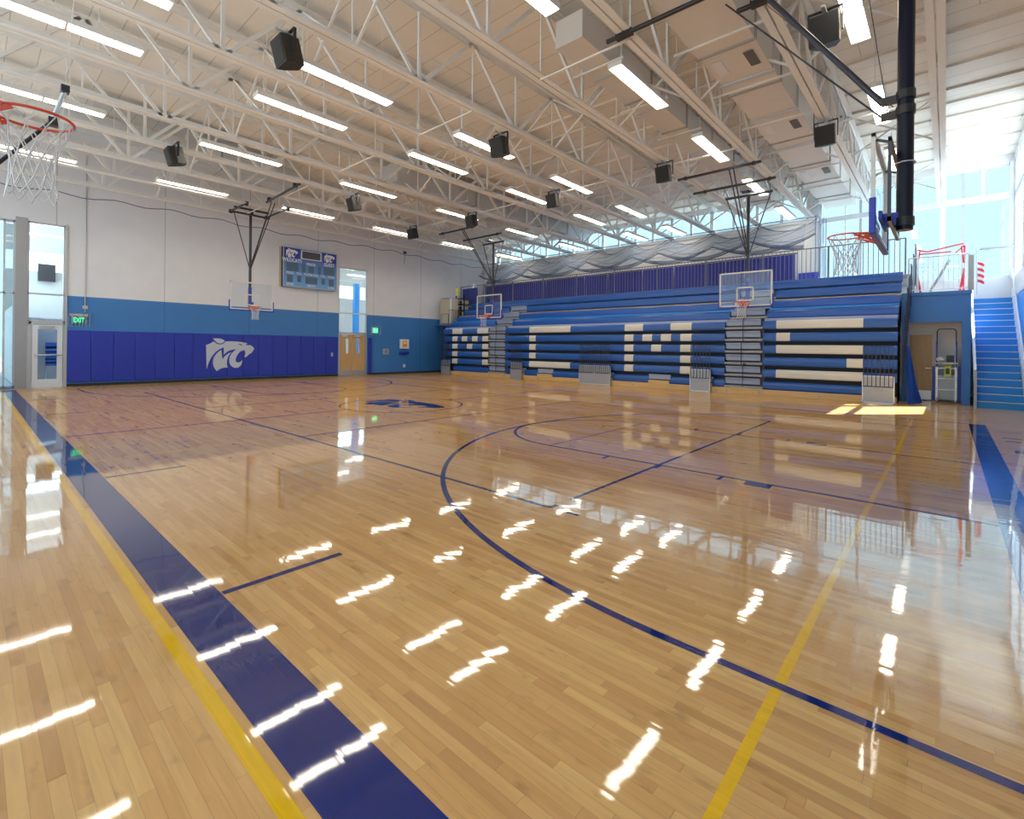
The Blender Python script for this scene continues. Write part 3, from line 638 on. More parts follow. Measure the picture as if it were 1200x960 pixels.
# ---------------------------------------------------------------- loudspeakers
def speaker(x, y, rz, lab, z=7.45, w=.47, h=.50, d=.42, top=ZB):
    t = thing('loudspeaker', lab, 'loudspeaker', (x, y, z-h/2), rz, 'black loudspeakers hung from the trusses')
    R = Matrix.Translation((x, y, z)) @ Matrix.Rotation(rz, 4, 'Z') @ Matrix.Rotation(math.radians(15), 4, 'X')
    def tf(mb): mb.v = [R @ v for v in mb.v]; return mb
    # cabinet: front (-y local) wide, back narrow
    pts = [(-w/2,-d/2),(w/2,-d/2),(w/2,-d*.1),(w*.28,d/2),(-w*.28,d/2),(-w/2,-d*.1)]
    tf(MB().prism([(a, b, -h/2) for a, b in pts], (0, 0, h))).build('cabinet', 'blackspk', t, bevel=.012)
    tf(MB().box(-w/2+.03, w/2-.03, -d/2-.012, -d/2, -h/2+.03, h/2-.03)).build('grille', 'grille', t)
    R2 = Matrix.Translation((x, y, z)) @ Matrix.Rotation(rz, 4, 'Z')
    br = MB().bar((-w/2-.03,0,-.05),(-w/2-.03,0,h/2+.13),.02,.06,up=(0,1,0)).bar((w/2+.03,0,-.05),(w/2+.03,0,h/2+.13),.02,.06,up=(0,1,0)).bar((-w/2-.04,0,h/2+.13),(w/2+.04,0,h/2+.13),.06,.02)
    br.v = [R2 @ v for v in br.v]; br.build('yoke_bracket', 'black', t)
    MB().box(x-.06, x+.06, y-.06, y+.06, z+h/2+.12, top+.02).bar((x-.25, y, top-.02), (x+.25, y, top-.02), .06, .04).build('mount_post', 'galv', t)
for x, y, lab, z in ((4.16, 9.66, 'large black loudspeaker hanging in front of the nearest left tube light', 7.5), (4.21, 17.6, 'black loudspeaker hanging above the big wall emblem, left of the other ones', 7.5), (10.12, 9.55, 'black loudspeaker hanging in the middle of the ceiling beside a tube light', 7.5),
        (10.4, 17.9, 'small black loudspeaker seen above the scoreboard', 7.5), (15.06, 20.25, 'black loudspeaker hanging above the wooden double doors', 7.5), (15.15, 11.42, 'black loudspeaker hanging over the middle of the bleachers', 7.5),
        (15.17, 6.92, 'black loudspeaker at the end of the right bleacher basket frame', 7.5), (15.2, 2.44, 'black loudspeaker hanging below the wide air duct', 7.5), (15.23, 16.1, 'black loudspeaker on the left bleacher basket frame', 7.5), (10.3, 1.68, 'large black loudspeaker partly behind the tube light top right', 7.55)):
    speaker(x, y, -PI/2, lab, z)
# ---------------------------------------------------------------- basketball hoops
def hoop(lab, bx, by, face, w=1.83, z0=3.38, z1=4.66, group='suspended glass basketball hoops', net_len=.58, parts=None, pad=True):
    """face: world direction (unit, xy) the board faces; returns thing"""
    fx, fy = face; ax, ay = -fy, fx
    rz = math.atan2(-fx, fy)
    t = thing('basketball_hoop', lab, 'basketball hoop', (bx, by, z0), rz, group)
    P = lambda a, f, z: (bx+ax*a+fx*f, by+ay*a+fy*f, z)       # a along board, f toward court
    def bxx(mb, a0, a1, f0, f1, c, d):
        return mb.add([P(a0,f0,c),P(a1,f0,c),P(a1,f1,c),P(a0,f1,c),P(a0,f0,d),P(a1,f0,d),P(a1,f1,d),P(a0,f1,d)],[(0,3,2,1),(4,5,6,7),(0,1,5,4),(1,2,6,5),(2,3,7,6),(3,0,4,7)])
    h = w/2
    bb = MB().add([P(-h+.04,0,z0+.04),P(h-.04,0,z0+.04),P(h-.04,0,z1-.04),P(-h+.04,0,z1-.04)],[(0,1,2,3)]).build('backboard', 'bglass', t)
    fr = MB()
    for a0, a1, c, d in ((-h, -h+.05, z0, z1), (h-.05, h, z0, z1), (-h, h, z0, z0+.05), (-h, h, z1-.05, z1)): bxx(fr, a0, a1, -.03, .015, c, d)
    fr.build('board_frame', 'boardframe', bb)
    sq = MB(); zs = z0+.20; ht = .52; ww = .305
    for a0, a1, c, d in ((-ww, -ww+.05, zs, zs+ht), (ww-.05, ww, zs, zs+ht), (-ww, ww, zs, zs+.05), (-ww, ww, zs+ht-.05, zs+ht)): bxx(sq, a0, a1, .007, .010, c, d)
    sq.build('target_square', 'boardframe', bb)
    if pad:
        pd = MB(); bxx(pd, -h-.04, h+.04, -.045, .03, z0-.06, z0+.0); bxx(pd, -h-.045, -h+.0, -.045, .03, z0-.06, z0+.42); bxx(pd, h, h+.045, -.045, .03, z0-.06, z0+.42)
        pd.build('edge_padding', 'pad', t, bevel=.012)
    zr = z0+.13; rc = .40
    rm = MB(); rm.ring(P(0, rc, zr), .235, .011, 40, 8)
    for s in (-1, 1): rm.bar(P(s*.17, rc-.17, zr-.01), P(s*.10, .02, zr-.02), .025, .035); rm.bar(P(s*.1, .02, zr-.14), P(s*.19, rc-.12, zr-.015), .012, .03)
    bxx(rm, -.14, .14, .01, .035, zr-.13, zr+.05); bxx(rm, -.12, .12, .03, .16, zr-.02, zr+.0)
    rm.build('rim', 'rim', t)
    nt = MB(); n = 12; L = net_len; lv = [(0, .235), (.18, .20), (.36, .155), (.54, .13), (.74, .13), (.9, .145), (1.0, .15)]
    rings = []
    for k, (q, r) in enumerate(lv):
        c = Vector(P(0, rc, zr-q*L)); o = (PI/n) if k % 2 else 0
        rings.append([c+Vector((r*math.cos(2*PI*i/n+o), r*math.sin(2*PI*i/n+o), -.02*math.sin(i*2.3)*q)) for i in range(n)])
    for k in range(len(rings)-1):
        for i in range(n):
            j = i if k % 2 else (i-1) % n
            nt.tube(rings[k][i], rings[k+1][i], .0045, 4, caps=False).tube(rings[k][i], rings[k+1][(i-1) % n if k % 2 == 0 else (i+1) % n], .0045, 4, caps=False)
    nt.build('net', 'net', t)
    return t, P, bxx
# near basket (right foreground)
t, P, bxx = hoop('near basketball hoop at top right, seen edge-on on a thick dark mast', 8.87, .75, (0, 1))
MB().tube((8.87,.46,3.50),(8.87,.46,8.3),.098,20).build('mast', 'polenavy', t)
MB().tube((8.87,.46,3.56),(8.87,.46,3.68),.115,16).build('mast_clamp', 'black', t)
for z in (5.20, 5.42): MB().tube((8.87,.46,z-.06),(8.87,.46,z+.06),.115,16).box(8.83, 8.91, .50, .74, z-.07, z+.03).build('mast_clamp', 'black', t)
MB().box(8.80,8.94,.46,.72,3.58,3.76).box(8.4,9.34,.68,.72,3.6,3.72).build('board_bracket', 'pad', t)
MB().box(8.1,8.14,.56,.60,3.5,4.6).box(9.6,9.64,.56,.60,3.5,4.6).box(8.1,9.64,.56,.60,4.56,4.62).box(8.1,9.64,.56,.60,3.5,3.56).bar((8.12,.58,4.55),(8.12,.74,4.62),.03,.03).bar((9.62,.58,4.55),(9.62,.74,4.62),.03,.03).build('hanger_frame', 'pipe', t)
MB().ring((8.87,.46,4.45),.115,.012).build('cable_loop', 'chrome', t)
MB().tube((8.87,.72,5.38),(8.87,2.25,7.62),.042,12).build('brace_arm', 'pipe', t)
MB().tube((8.87,.72,5.17),(8.87,2.95,7.86),.014,6).build('brace_cable', 'black', t)
MB().tube((8.87,.66,5.2),(8.87,1.0,7.8),.006,5).tube((8.87,.6,5.3),(9.2,2.4,7.8),.006,5).build('hoist_cable', 'black', t)
MB().tube((8.4,5.06,7.84),(8.46,-.6,7.84),.045,12).build('ceiling_pipe', 'black', t)
MB().tube((9.16,2.85,7.84),(9.16,-.6,7.84),.045,12).build('ceiling_pipe', 'black', t)
for x, y in ((8.42,4.69),(8.45,2.45),(9.16,2.45),(9.16,.2)): MB().box(x-.06,x+.06,y-.17,y+.17,7.79,7.9).build('pipe_clamp', 'black', t)
# cross-court baskets in front of the bleachers
for by, lab, sp_ in ((5.56, 'basketball hoop in front of the right bleacher aisle', 0), (18.79, 'basketball hoop in front of the left bleacher section', 1)):
    t, P, bxx = hoop(lab, 19.1, by, (-1, 0), w=1.83 if not sp_ else 1.88)
    MB().tube((19.42,by,3.9),(19.42,by,7.55),.057,12).build('mast', 'pipe', t)
    MB().box(19.13,19.42,by-.06,by+.06,3.6,3.75).box(19.13,19.42,by-.06,by+.06,4.3,4.42).box(19.36,19.48,by-.06,by+.06,3.55,4.45).build('board_bracket', 'pad', t)
    MB().tube((19.4,by-.82,7.55),(19.4,by+.82,7.55),.045,10).build('hinge_bar', 'pipe', t)
    c = MB()
    for s in (-1, 1): c.tube((19.4,by+s*.78,7.55),(19.42,by+s*.04,5.35),.022,8)
    c.build('side_brace', 'pipe', t)
    c = MB()
    for s in (-.07, .07): c.tube((16.95,by+s-.15,7.84),(19.40,by+s*.4,5.35),.022,8)
    c.build('front_brace', 'pipe', t)
    for x, a, b in ((16.95, by-1.07-.05*sp_, by+1.67), (18.85, by-1.05-.1*sp_, by+1.85)): MB().tube((x,a,7.84),(x,b,7.84),.045,10).build('ceiling_pipe', 'pipe', t)
    for s in (-1, 1): MB().tube((19.4,by+s*.7,7.55),(18.87,by+s*.7,7.84),.025,8).build('hanger_link', 'chrome', t)
    MB().box(18.9,19.25,by-.16,by+.16,7.6,7.74).build('winch_box', 'chrome', t)
    for x in (16.95, 18.85):
        for s in (-.85, 1.4): MB().box(x-.055,x+.055,by+s-.05,by+s+.05,7.78,7.9).build('pipe_clamp', 'black', t)
    MB().box(19.35,19.49,by-.07,by+.07,5.28,5.42).build('mast_collar', 'black', t)
# far basket below the scoreboard wall
t, P, bxx = hoop('basketball hoop hanging in front of the blue pads near the wall emblem', 8.77, 23.96, (0, -1), w=1.86)
MB().tube((8.79,24.28,3.9),(8.79,24.28,7.95),.06,12).build('mast', 'pipe', t)
MB().box(8.72,8.86,24.0,24.28,3.6,3.75).box(8.73,8.85,24.22,24.34,3.55,4.45).build('board_bracket', 'pad', t)
MB().tube((8.0,24.28,7.84),(9.56,24.28,7.84),.045,10).build('hinge_bar', 'pipe', t)
MB().tube((8.05,24.2,8.05),(9.56,24.2,8.05),.05,10).build('upper_bar', 'black', t)
c = MB()
for s in (-1, 1): c.tube((8.79+s*.72,24.28,7.84),(8.79+s*.03,24.28,5.35),.022,8)
c.build('side_brace', 'pipe', t)
c = MB()
for s in (-.07, .07): c.tube((8.6+s,21.3,7.8),(8.79+s*.4,24.26,5.35),.022,8)
c.build('front_brace', 'pipe', t)
for a, b in (((8.45,21.6,7.84),(8.30,18.2,7.84)), ((8.02,24.7,7.9),(8.02,22.5,7.9)), ((9.56,24.7,7.9),(9.56,21.9,7.9))): MB().tube(a, b, .045, 10).build('ceiling_pipe', 'pipe', t)
for x, y in ((8.44,21.3),(8.32,18.6),(8.02,24.5),(8.02,22.65),(9.56,24.4),(9.56,22.1),(8.79,24.2)): MB().box(x-.07,x+.07,y-.06,y+.06,7.8,7.97).build('pipe_clamp', 'black', t)
# left foreground basket, cut by the frame
t, P, bxx = hoop('basketball hoop at the left edge with only rim and net in view', -.07, 5.25, (1, 0), z0=3.37, net_len=.62)
MB().tube((-.35,5.25,3.9),(-.35,5.25,7.9),.057,12).build('mast', 'pipe', t)
MB().box(-.35,-.1,5.19,5.31,3.6,3.75).build('board_bracket', 'pad', t)
MB().tube((-.12,6.0,2.88),(.50,6.0,3.766),.016,8).build('side_brace', 'black', t)
MB().tube((.50,6.0,3.766),(.58,6.0,4.07),.020,10).build('turnbuckle', 'chrome', t)
MB().box(.47,.54,5.96,6.04,3.72,3.79).build('pipe_clamp', 'black', t); MB().box(.55,.61,5.96,6.04,4.05,4.11).build('pipe_clamp', 'black', t)
MB().tube((.58,6.0,4.1),(.9,6.9,7.9),.003,4).build('safety_cable', 'steel', t)

# ---------------------------------------------------------------- bleachers
PIT = .475
ROWX = {1: 20.95, 2: 20.85, 3: 20.85, 4: 20.85, 5: 20.85, 6: 20.85, 7: 21.45, 8: 22.05, 9: 22.75, 10: 23.35}
ROWZ = {k: .235+PIT*(k-1) for k in range(1, 7)}; ROWZ.update({7: 3.06, 8: 3.50, 9: 3.95, 10: 4.40})
RH = {k: .31 for k in range(1, 11)}; RH[8] = .32; RH[9] = .34; RH[10] = .35
def seat_profile(x, z, h, dep=.42):
    return [(x+.03, z), (x+.005, z+.04), (x, z+h*.55), (x+.015, z+h-.05), (x+.05, z+h), (x+dep, z+h-.01), (x+dep, z+h-.06), (x+.10, z+h-.07), (x+.10, z)]
def seat_seg(y0, y1, k, m='seat', parent=None, name='seat_row', off=0.0, x=None):
    x = ROWX[k] if x is None else x
    pr = seat_profile(x-off, ROWZ[k], RH[k])
    mb = MB().prism([(a, y0, b) for a, b in pr], (0, y1-y0, 0))
    return mb.build(name, m, parent)
def white_panel(y0, y1, k, parent):
    x, z, h = ROWX[k]-.006, ROWZ[k], RH[k]
    pr = [(x+.03, z-.002), (x+.005, z+.04), (x, z+h*.55), (x+.015, z+h-.05), (x+.05, z+h+.004), (x+.3, z+h+.004), (x+.3, z+h), (x+.12, z+.02)]
    return MB().prism([(a, y0, b) for a, b in pr], (0, y1-y0, 0)).build('letter_panel', 'seatw', parent)
def section(lab, y0, y1, letters, row1):
    t = thing('bleacher_section', lab, 'bleachers', (21.6, (y0+y1)/2, 0), group='closed telescopic bleacher sections')
    for k in range(1, 11):
        a, b = y0, y1
        if k == 1:
            for a1, b1 in row1: seat_seg(a1, b1, 1, parent=t)
            continue
        s = seat_seg(a, b, k, parent=t)
        for a1, b1 in letters.get(k, ()): white_panel(a1, b1, k, s)
    # dark understructure and risers
    mb = MB(); mb.box(21.10, 21.6, y0+.02, y1-.02, .02, 3.0).box(21.75, 22.15, y0+.02, y1-.02, 2.9, 3.40).box(22.35, 22.9, y0+.02, y1-.02, 3.86, 3.9).box(23.05, 23.5, y0+.02, y1-.02, 4.3, 4.35)
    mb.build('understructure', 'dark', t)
    MB().box(20.93, 21.12, y0, y1, .70, .74).box(20.93, 21.12, y0, y1, 1.17, 1.21).box(20.93, 21.12, y0, y1, 1.645, 1.68).box(20.93, 21.12, y0, y1, 2.12, 2.155).box(20.93,21.12,y0,y1,2.59,2.63).build('deck_edge', 'midblue', t)
    MB().box(21.05, 21.5, y0, y1, 2.93, 3.03).build('deck_board', 'lav', t)
    MB().box(21.75, 22.15, y0, y1, 3.36, 3.48).build('riser', 'stairblue', t)  # window sheen on the seat faces, put in as a lighter blue band
    MB().box(23.0, 23.3, y0, y1, 3.84, 3.88).box(22.3, 22.7, y0, y1, 3.83, 3.87).build('wood_tread', 'baseboard', t)
    MB().box(20.86, 20.95, y0, y1, 0, .225).build('base_board', 'baseboard', t, bevel=.004)
    gaps = []
    rr = sorted(row1)
    for (a, b), (c, d) in zip(rr, rr[1:]): gaps.append((b, c))
    for a, b in gaps:
        if b-a > .2:
            MB().box(20.9, 20.98, a+.02, b-.02, .225, .36).build('base_board', 'baseboard', t)
            MB().box(21.0, 21.08, a, b, .40, .62).build('recess_panel', 'lav', t)
    for y in [y0+.3+i*1.9 for i in range(int((y1-y0)/1.9)+1)]:
        if y < y1-.1: MB().box(20.845, 20.86, y, y+.07, .04, .13).build('roller_plate', 'panel', t)
    return t
S1 = section('right bleacher section with a large white letter S beside the blue tarp', 1.24, 5.39, {6: [(2.18, 4.92)], 5: [(4.45, 4.92)], 4: [(2.18, 4.92)], 3: [(2.18, 2.65)], 2: [(2.18, 4.92)]}, [(2.21, 5.39)])
S2 = section('long middle bleacher section with white letters C and M', 6.84, 19.14,
   {6: [(14.57, 16.88+.45), (10.5, 11.44), (8.23, 9.17)], 5: [(16.88, 17.33), (10.98, 11.44), (10.05, 10.52), (9.15, 9.62), (8.23, 8.72)], 4: [(16.88, 17.33), (10.98, 11.44), (9.61, 10.08), (8.23, 8.72)], 3: [(16.88, 17.33), (10.98, 11.44), (8.23, 8.72)], 2: [(14.57, 17.33), (10.98, 11.44), (8.23, 8.72)]},
   [(6.84, 7.34), (8.25, 9.21), (10.25, 12.09), (13.91, 15.75), (16.8, 17.72), (18.61, 19.14)])
S3 = section('short left bleacher section with a white letter M near the scoreboard wall', 20.53, 24.7, {6: [(22.83, 23.77), (20.53, 21.48)], 5: [(23.28, 23.77), (22.38, 22.88), (21.46, 21.94), (20.53, 21.04)], 4: [(23.28, 23.77), (21.92, 22.40), (20.53, 21.04)], 3: [(23.28, 23.77), (20.53, 21.04)], 2: [(23.28, 23.77), (20.53, 21.04)]}, [(20.53, 23.77)])
def aisle(lab, y0, y1):
    t = thing('bleacher_aisle', lab, 'bleacher aisle', (21.6, (y0+y1)/2, 0), group='grey stepped aisles between bleacher sections')
    for k in range(1, 11):
        x = ROWX[max(k, 2)]; z = ROWZ[k]
        if k > 9: break
        MB().box(x-.02, x+.4, y0+.01, y1-.01, z+.0, z+.085).build('step_tread', 'grey', t, bevel=.008)
        MB().box(x+.12, x+.18, y0+.12, y1-.02, z+.16, z+.40).build('step_riser', 'lav', t)
        MB().box(x+.04, x+.13, y0+.12, y1-.02, z+.36, z+.40).build('step_edge', 'lav', t)
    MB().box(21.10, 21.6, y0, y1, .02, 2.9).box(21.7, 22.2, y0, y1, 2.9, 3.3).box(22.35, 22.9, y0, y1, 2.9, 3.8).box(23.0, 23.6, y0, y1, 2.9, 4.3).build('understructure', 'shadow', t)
    seat_seg(y0, y1, 10, parent=t)
    MB().box(20.84, 20.95, y0+.0, y1-.0, 0, .27).build('base_board', 'baseboard', t)
    for y in (y0+.1, y1-.1): MB().box(20.825, 20.84, y-.04, y+.04, .05, .15).build('roller_plate', 'panel', t)
    ym = (y0+y1)/2
    c = MB()
    for z0, z1, o in ((.3, 1.25, .0), (1.15, 2.15, .06), (2.1, 3.1, .0)):
        c.path([(20.79, ym+o, z0), (20.79, ym+o, z1-.1), (20.79, ym+o-.06, z1), (20.79, ym+o-.12, z1-.06)], .016, 6)
    c.build('aisle_handrail', 'navybar', t)
    return t
aisle('grey stepped bleacher aisle behind the right hanging hoop', 5.39, 6.84)
aisle('grey stepped bleacher aisle behind the left hanging hoop', 19.14, 20.53)
# folded floor-level rail panels
for y0, y1, lab in ((1.29, 2.18, 'grey folded guard rail panel at the right end of the bleachers'), (7.36, 8.23, 'grey folded guard rail panel left of the right aisle'), (12.1, 13.92, 'wide grey folded guard rail panel in the middle of the bleachers'), (17.75, 18.6, 'grey folded guard rail panel right of the left aisle'), (23.86, 24.7, 'grey folded guard rail panel at the far left bleacher end')):
    t = thing('guardrail_panel', lab, 'guard rail', (20.76, (y0+y1)/2, 0), group='grey folded guard rail panels on the bleacher front')
    x = 20.74
    MB().box(x-.02, x+.02, y0+.01, y1-.01, .02, .90).build('kick_panel', 'panel', t)
    c = MB()
    for a, b, c0, d0 in ((y0, y0+.03, .0, .93), (y1-.03, y1, 0, .93), (y0, y1, .90, .93), (y0, y1, 0, .03)): c.box(x-.03, x+.03, a, b, c0, d0)
    c.build('panel_frame', 'alum', t)
    n = max(6, int((y1-y0)/.115)); half = [(y0, y1)] if y1-y0 < 1.2 else [(y0, (y0+y1)/2-.02), ((y0+y1)/2+.02, y1)]
    c = MB()
    for a, b in half:
        k = max(5, int((b-a)/.125))
        for i in range(k+1):
            yy = a+.04+(b-a-.08)*i/k; c.box(x-.05, x-.03, yy-.010, yy+.010, .55, 1.96)
        c.box(x-.05, x-.03, a+.03, b-.03, 1.93, 1.96).box(x-.05, x-.03, a+.03, b-.03, .55, .58).box(x-.05, x-.03, a+.03, b-.03, 1.0, 1.02)
    c.build('rail_bars', 'navybar', t)
# end rails on the right end
for k in range(2, 11):
    z = ROWZ[k]; x = ROWX[k] if k > 6 else 20.9+.02*k
    y = 1.19-.030*k; x += .0; dx = .075*(k-2) if k < 7 else 0
    t_ = MB(); x += dx
    for i in range(6):
        xx = x+.02+i*.13; t_.box(xx-.018, xx+.018, y-.010, y+.010, z-.1, z+1.32)
    t_.box(x, x+.7, y-.013, y+.013, z+1.30, z+1.36).box(x, x+.7, y-.013, y+.013, z-.14, z-.08).box(x, x+.7, y-.013, y+.013, z+.6, z+.64)
    o = t_.build('end_guardrail', 'endbar')
    tag(o, f'dark barred end rail, {ORD[k-2]} one up the right end of the bleachers', 'guard rail', 'dark end rails stepping up the bleacher ends')
for k in range(2, 11):
    z = ROWZ[k]; x = ROWX[k] if k > 6 else 20.88; y = 24.60+.012*k if k == 9 else 24.76+.012*k
    if k in (5, 7, 9):
        t_ = MB()
        for i in range(6):
            xx = x+.02+i*.14; t_.box(xx-.010, xx+.010, y-.01, y+.01, z-.6, z+1.2)
        t_.box(x, x+.75, y-.012, y+.012, z+1.18, z+1.21)
        o = t_.build('end_guardrail', 'navybar'); tag(o, f'dark barred end rail at the {"lowest" if k==5 else "middle" if k==7 else "highest"} level of the left bleacher end', 'guard rail', 'dark end rails stepping up the bleacher ends')
t_ = MB()
for z in (1.1, 1.9, 2.5): t_.path([(20.64, 24.72, .01), (20.64, 24.72, z), (20.64, 24.0, z)], .012, 5)
for i in range(5): t_.box(20.63, 20.65, 24.0+i*.17, 24.02+i*.17, .9, 2.6)
t_.path([(20.64,24.65,2.5),(20.64,24.65,3.9),(20.64,23.95,3.9),(20.64,23.9,2.5)], .018, 6)
tag(t_.build('barred_gate', 'navybar'), 'tall dark barred rail in front of the far left bleacher end', 'guard rail')
# blue tarp at right end
def tarp(u, v):
    z = 2.0*(1-v)**1.0; x = 21.05+1.0*u*(0.25+.75*v); y = .98-.10*v+.05*math.sin(u*14+v*2)*(.3+v)-.25*u*v
    return (x, y, z+.01)
tag(MB().grid(tarp, 30, 16).build('tarp', 'tarp', fixn=False), 'blue tarp draped down the right end of the bleachers', 'tarp')
# rear guard rail above top row
RX = 23.95
def railing(name, lab, p0, p1, z0, z1, step, m='navybar', r=.011, posts=2.4, grp=None):
    a = Vector((*p0, 0)); b = Vector((*p1, 0)); L = (b-a).length; d = (b-a)/L
    t = thing(name, lab, 'railing', (*((a+b)/2).xy, z0), group=grp)
    MB().tube((*a.xy, z1), (*b.xy, z1), .025, 8).build('top_rail', m, t)
    MB().tube((*a.xy, z0+.08), (*b.xy, z0+.08), .015, 6).build('bottom_rail', m, t)
    c = MB(); n = int(L/step)
    for i in range(n+1):
        p = a+d*(L*i/n); c.tube((p.x, p.y, z0+.08), (p.x, p.y, z1), r, 5, caps=False)
    c.build('balusters', m, t)
    n = max(1, int(L/posts))
    for i in range(n+1):
        p = a+d*(L*i/n); MB().box(p.x-.025, p.x+.025, p.y-.025, p.y+.025, z0, z1).build('post', m, t)
    return t
railing('guard_railing', 'long dark railing behind the top bleacher row', (RX, 1.2), (RX, 26.4), 4.75, 6.13, .165, m='railg', r=.014)
struct(MB().box(23.6, XF, 1.0, YA-.01, 4.55, 4.70).build('bleacher_platform', 'balc'), 'raised white platform behind the bleachers', 'platform')
# ---------------------------------------------------------------- balcony, recess, stairs
BZ = 3.85
blc = MB().box(22.25, XF, -.60, 1.2, BZ-.28, BZ).box(23.6, XF, 1.2, YA-.01, BZ-.28, BZ).build('balcony_floor', 'balc'); struct(blc, 'white balcony floor at the top of the stairs', 'balcony')
w = MB().box(22.2, 22.35, -.38, 1.21, 2.80, BZ).box(22.2, 22.5, -.60, -.38, 0, BZ).box(22.2, 22.3, 1.02, 1.21, 0, 2.8).box(22.35, XF, -.60, -.45, 0, BZ).build('wall_balcony', 'midblue'); struct(w, 'blue painted wall below the balcony', 'wall')
MB().box(22.17, 22.35, -.62, 1.2, BZ-.12, BZ-.02).build('fascia_trim', 'midblue', w)
w2 = slab_with_holes('x', 23.42, 23.5, -.45, 1.24, 0, 2.8, [(.37, 1.02, 0, 2.42)]).build('wall_recess', 'white'); struct(w2, 'pale recess wall under the balcony', 'wall')
struct(MB().box(22.3, 23.5, -.44, 1.24, 2.80, 2.86).build('ceiling_recess', 'white'))
struct(MB().box(22.32, 23.5, 1.03, 1.24, 0, 2.8).build('wall_recess_side', 'white'))
d3 = struct(MB().box(23.39, 23.45, .33, .39, 0, 2.46).box(23.39, 23.45, .33, 1.04, 2.40, 2.48).build('door_3', 'white'))
lf = MB().box(23.41, 23.45, .39, 1.02, .01, 2.40).build('door_leaf', 'maple', d3)
MB().box(23.395, 23.41, .41, 1.0, .03, .36).build('kick_plate', 'alum', lf)
MB().tube((23.36, .44, 1.18), (23.36, .56, 1.18), .014, 8).tube((23.36, .44, 1.18), (23.41, .44, 1.18), .014, 8).build('door_handle', 'chrome', lf)
# personnel lift
t = thing('personnel_lift', 'blue and silver push-around lift standing in the recess under the balcony', 'lift', (22.95, 0, 0))
yl, yr, x = .34, -.34, 22.85
for y in (yl, yr):
    MB().box(x-.04, x+.04, y-.035, y+.035, .05, 1.27).build('lower_mast', 'pad', t)
    MB().box(x+.02, x+.07, y+(-.12 if y > 0 else .06), y+(-.06 if y > 0 else .12), .1, 2.1).build('inner_mast', 'alum', t)
    MB().tube((x-.02, y*.72-.02, .09), (x-.02, y*.72+.02, .09), .09, 16).build('caster_wheel', 'white', t)
    MB().box(x-.03, x+.03, y*.75-.025, y*.75+.025, 1.25, 2.15).build('upper_mast', 'pad', t)
MB().path([(x, .25, 1.3), (x, .25, 2.5), (x, .20, 2.58), (x, -.20, 2.58), (x, -.25, 2.5), (x, -.25, 1.3)], .018, 8).build('guard_hoop', 'navybar', t)
for z in (.45, .84, 1.2): MB().box(x-.02, x+.02, -.27, .27, z-.012, z+.012).build('crossbar', 'alum', t)
MB().box(x-.12, x+.25, -.30, .30, 1.36, 1.40).build('platform_deck', 'white', t)
MB().box(x+.08, x+.30, -.25, .25, .1, .95).build('battery_box', 'panel', t)
MB().box(x+.1, x+.2, -.2, .0, 1.42, 1.66).build('control_box', 'navybar', t)
MB().box(x-.05, x+.0, -.12, .05, .92, 1.28).build('warning_tag', 'yellow', t)
MB().box(x-.055, x-.05, -.09, .02, 1.0, 1.2).build('tag_print', 'black', t)
b_ = MB().grid(lambda u, v: (22.82+.14*math.sin(PI*v)*math.cos(2*PI*u), .15+.13*math.sin(PI*v)*math.sin(2*PI*u), 1.51-.09*math.cos(PI*v)), 16, 10).build('cloth_bundle', 'letter'); tag(b_, 'white rag bundle lying on the lift platform', 'rag')
# staircase
NS = 17; SX0, SX1 = 21.5, 26.05
t = thing('staircase', 'bright blue staircase climbing to the balcony at the right', 'stairs', ((SX0+SX1)/2, -1.25, 0))
ga = (SX1-SX0)/NS; ri = BZ/NS
for i in range(NS):
    x = SX0+i*ga; z = (i+1)*ri
    s = MB().box(x, x+ga+.02, -1.80, -.74, z-ri, z-.02).build('step', 'stairblue', t)
    MB().box(x-.02, x+.05, -1.80, -.74, z-.025, z).build('nosing', 'framew', s)
MB().prism([(SX0-.05, -.74, 0), (SX0-.05, -.74, .25), (SX1, -.74, BZ+.05), (SX1, -.74, BZ-.5), (SX0+.4, -.74, 0)], (0, .04, 0)).build('stringer', 'midblue', t)
MB().prism([(SX0-.1, -1.86, .1), (SX0-.1, -1.86, .45), (SX1, -1.86, BZ+.35), (SX1, -1.86, BZ)], (0, .06, 0)).build('stringer', 'framew', t)
MB().box(SX1+.02, XF-.02, -1.80, -.62, BZ-.25, BZ).build('landing', 'stairblue', t)
t = thing('stair_railing', 'white stair handrail with a grey newel post left of the blue stairs', 'railing', (21.2, -.68, 0))
MB().box(21.15, 21.22, -.72, -.65, 0, 1.18).build('newel_post', 'panel', t)
MB().bar((21.17, -.68, 1.2), (SX1, -.68, BZ+1.25), .06, .07).build('handrail', 'framew', t)
MB().bar((21.17, -.68, .35), (SX1, -.68, BZ+.3), .03, .04).build('bottom_rail', 'framew', t)
c = MB()
for i in range(1, 36):
    u = i/36; xx = 21.17+u*(SX1-21.17); c.box(xx-.01, xx+.01, -.69, -.67, .37+u*(BZ-.05), 1.2+u*(BZ+.05))
c.build('balusters', 'framew', t)
t = thing('wall_handrail', 'pale handrail on the glazed wall right of the blue stairs', 'railing', (23.5, -1.80, 1))
MB().tube((21.3, -1.80, 1.2), (SX1, -1.80, BZ+1.1), .028, 8).build('handrail', 'framew', t)
railing('guard_railing', 'thin grey balcony railing above the blue recess wall', (22.28, 1.02), (22.28, -.56), BZ, 5.08, .125, m='framew', r=.009, posts=1.5)
tag(MB().box(22.24, 22.4, -.66, -.52, BZ, 5.02).build('railing_column', 'panel'), 'grey square column at the balcony corner beside the stairs', 'column')
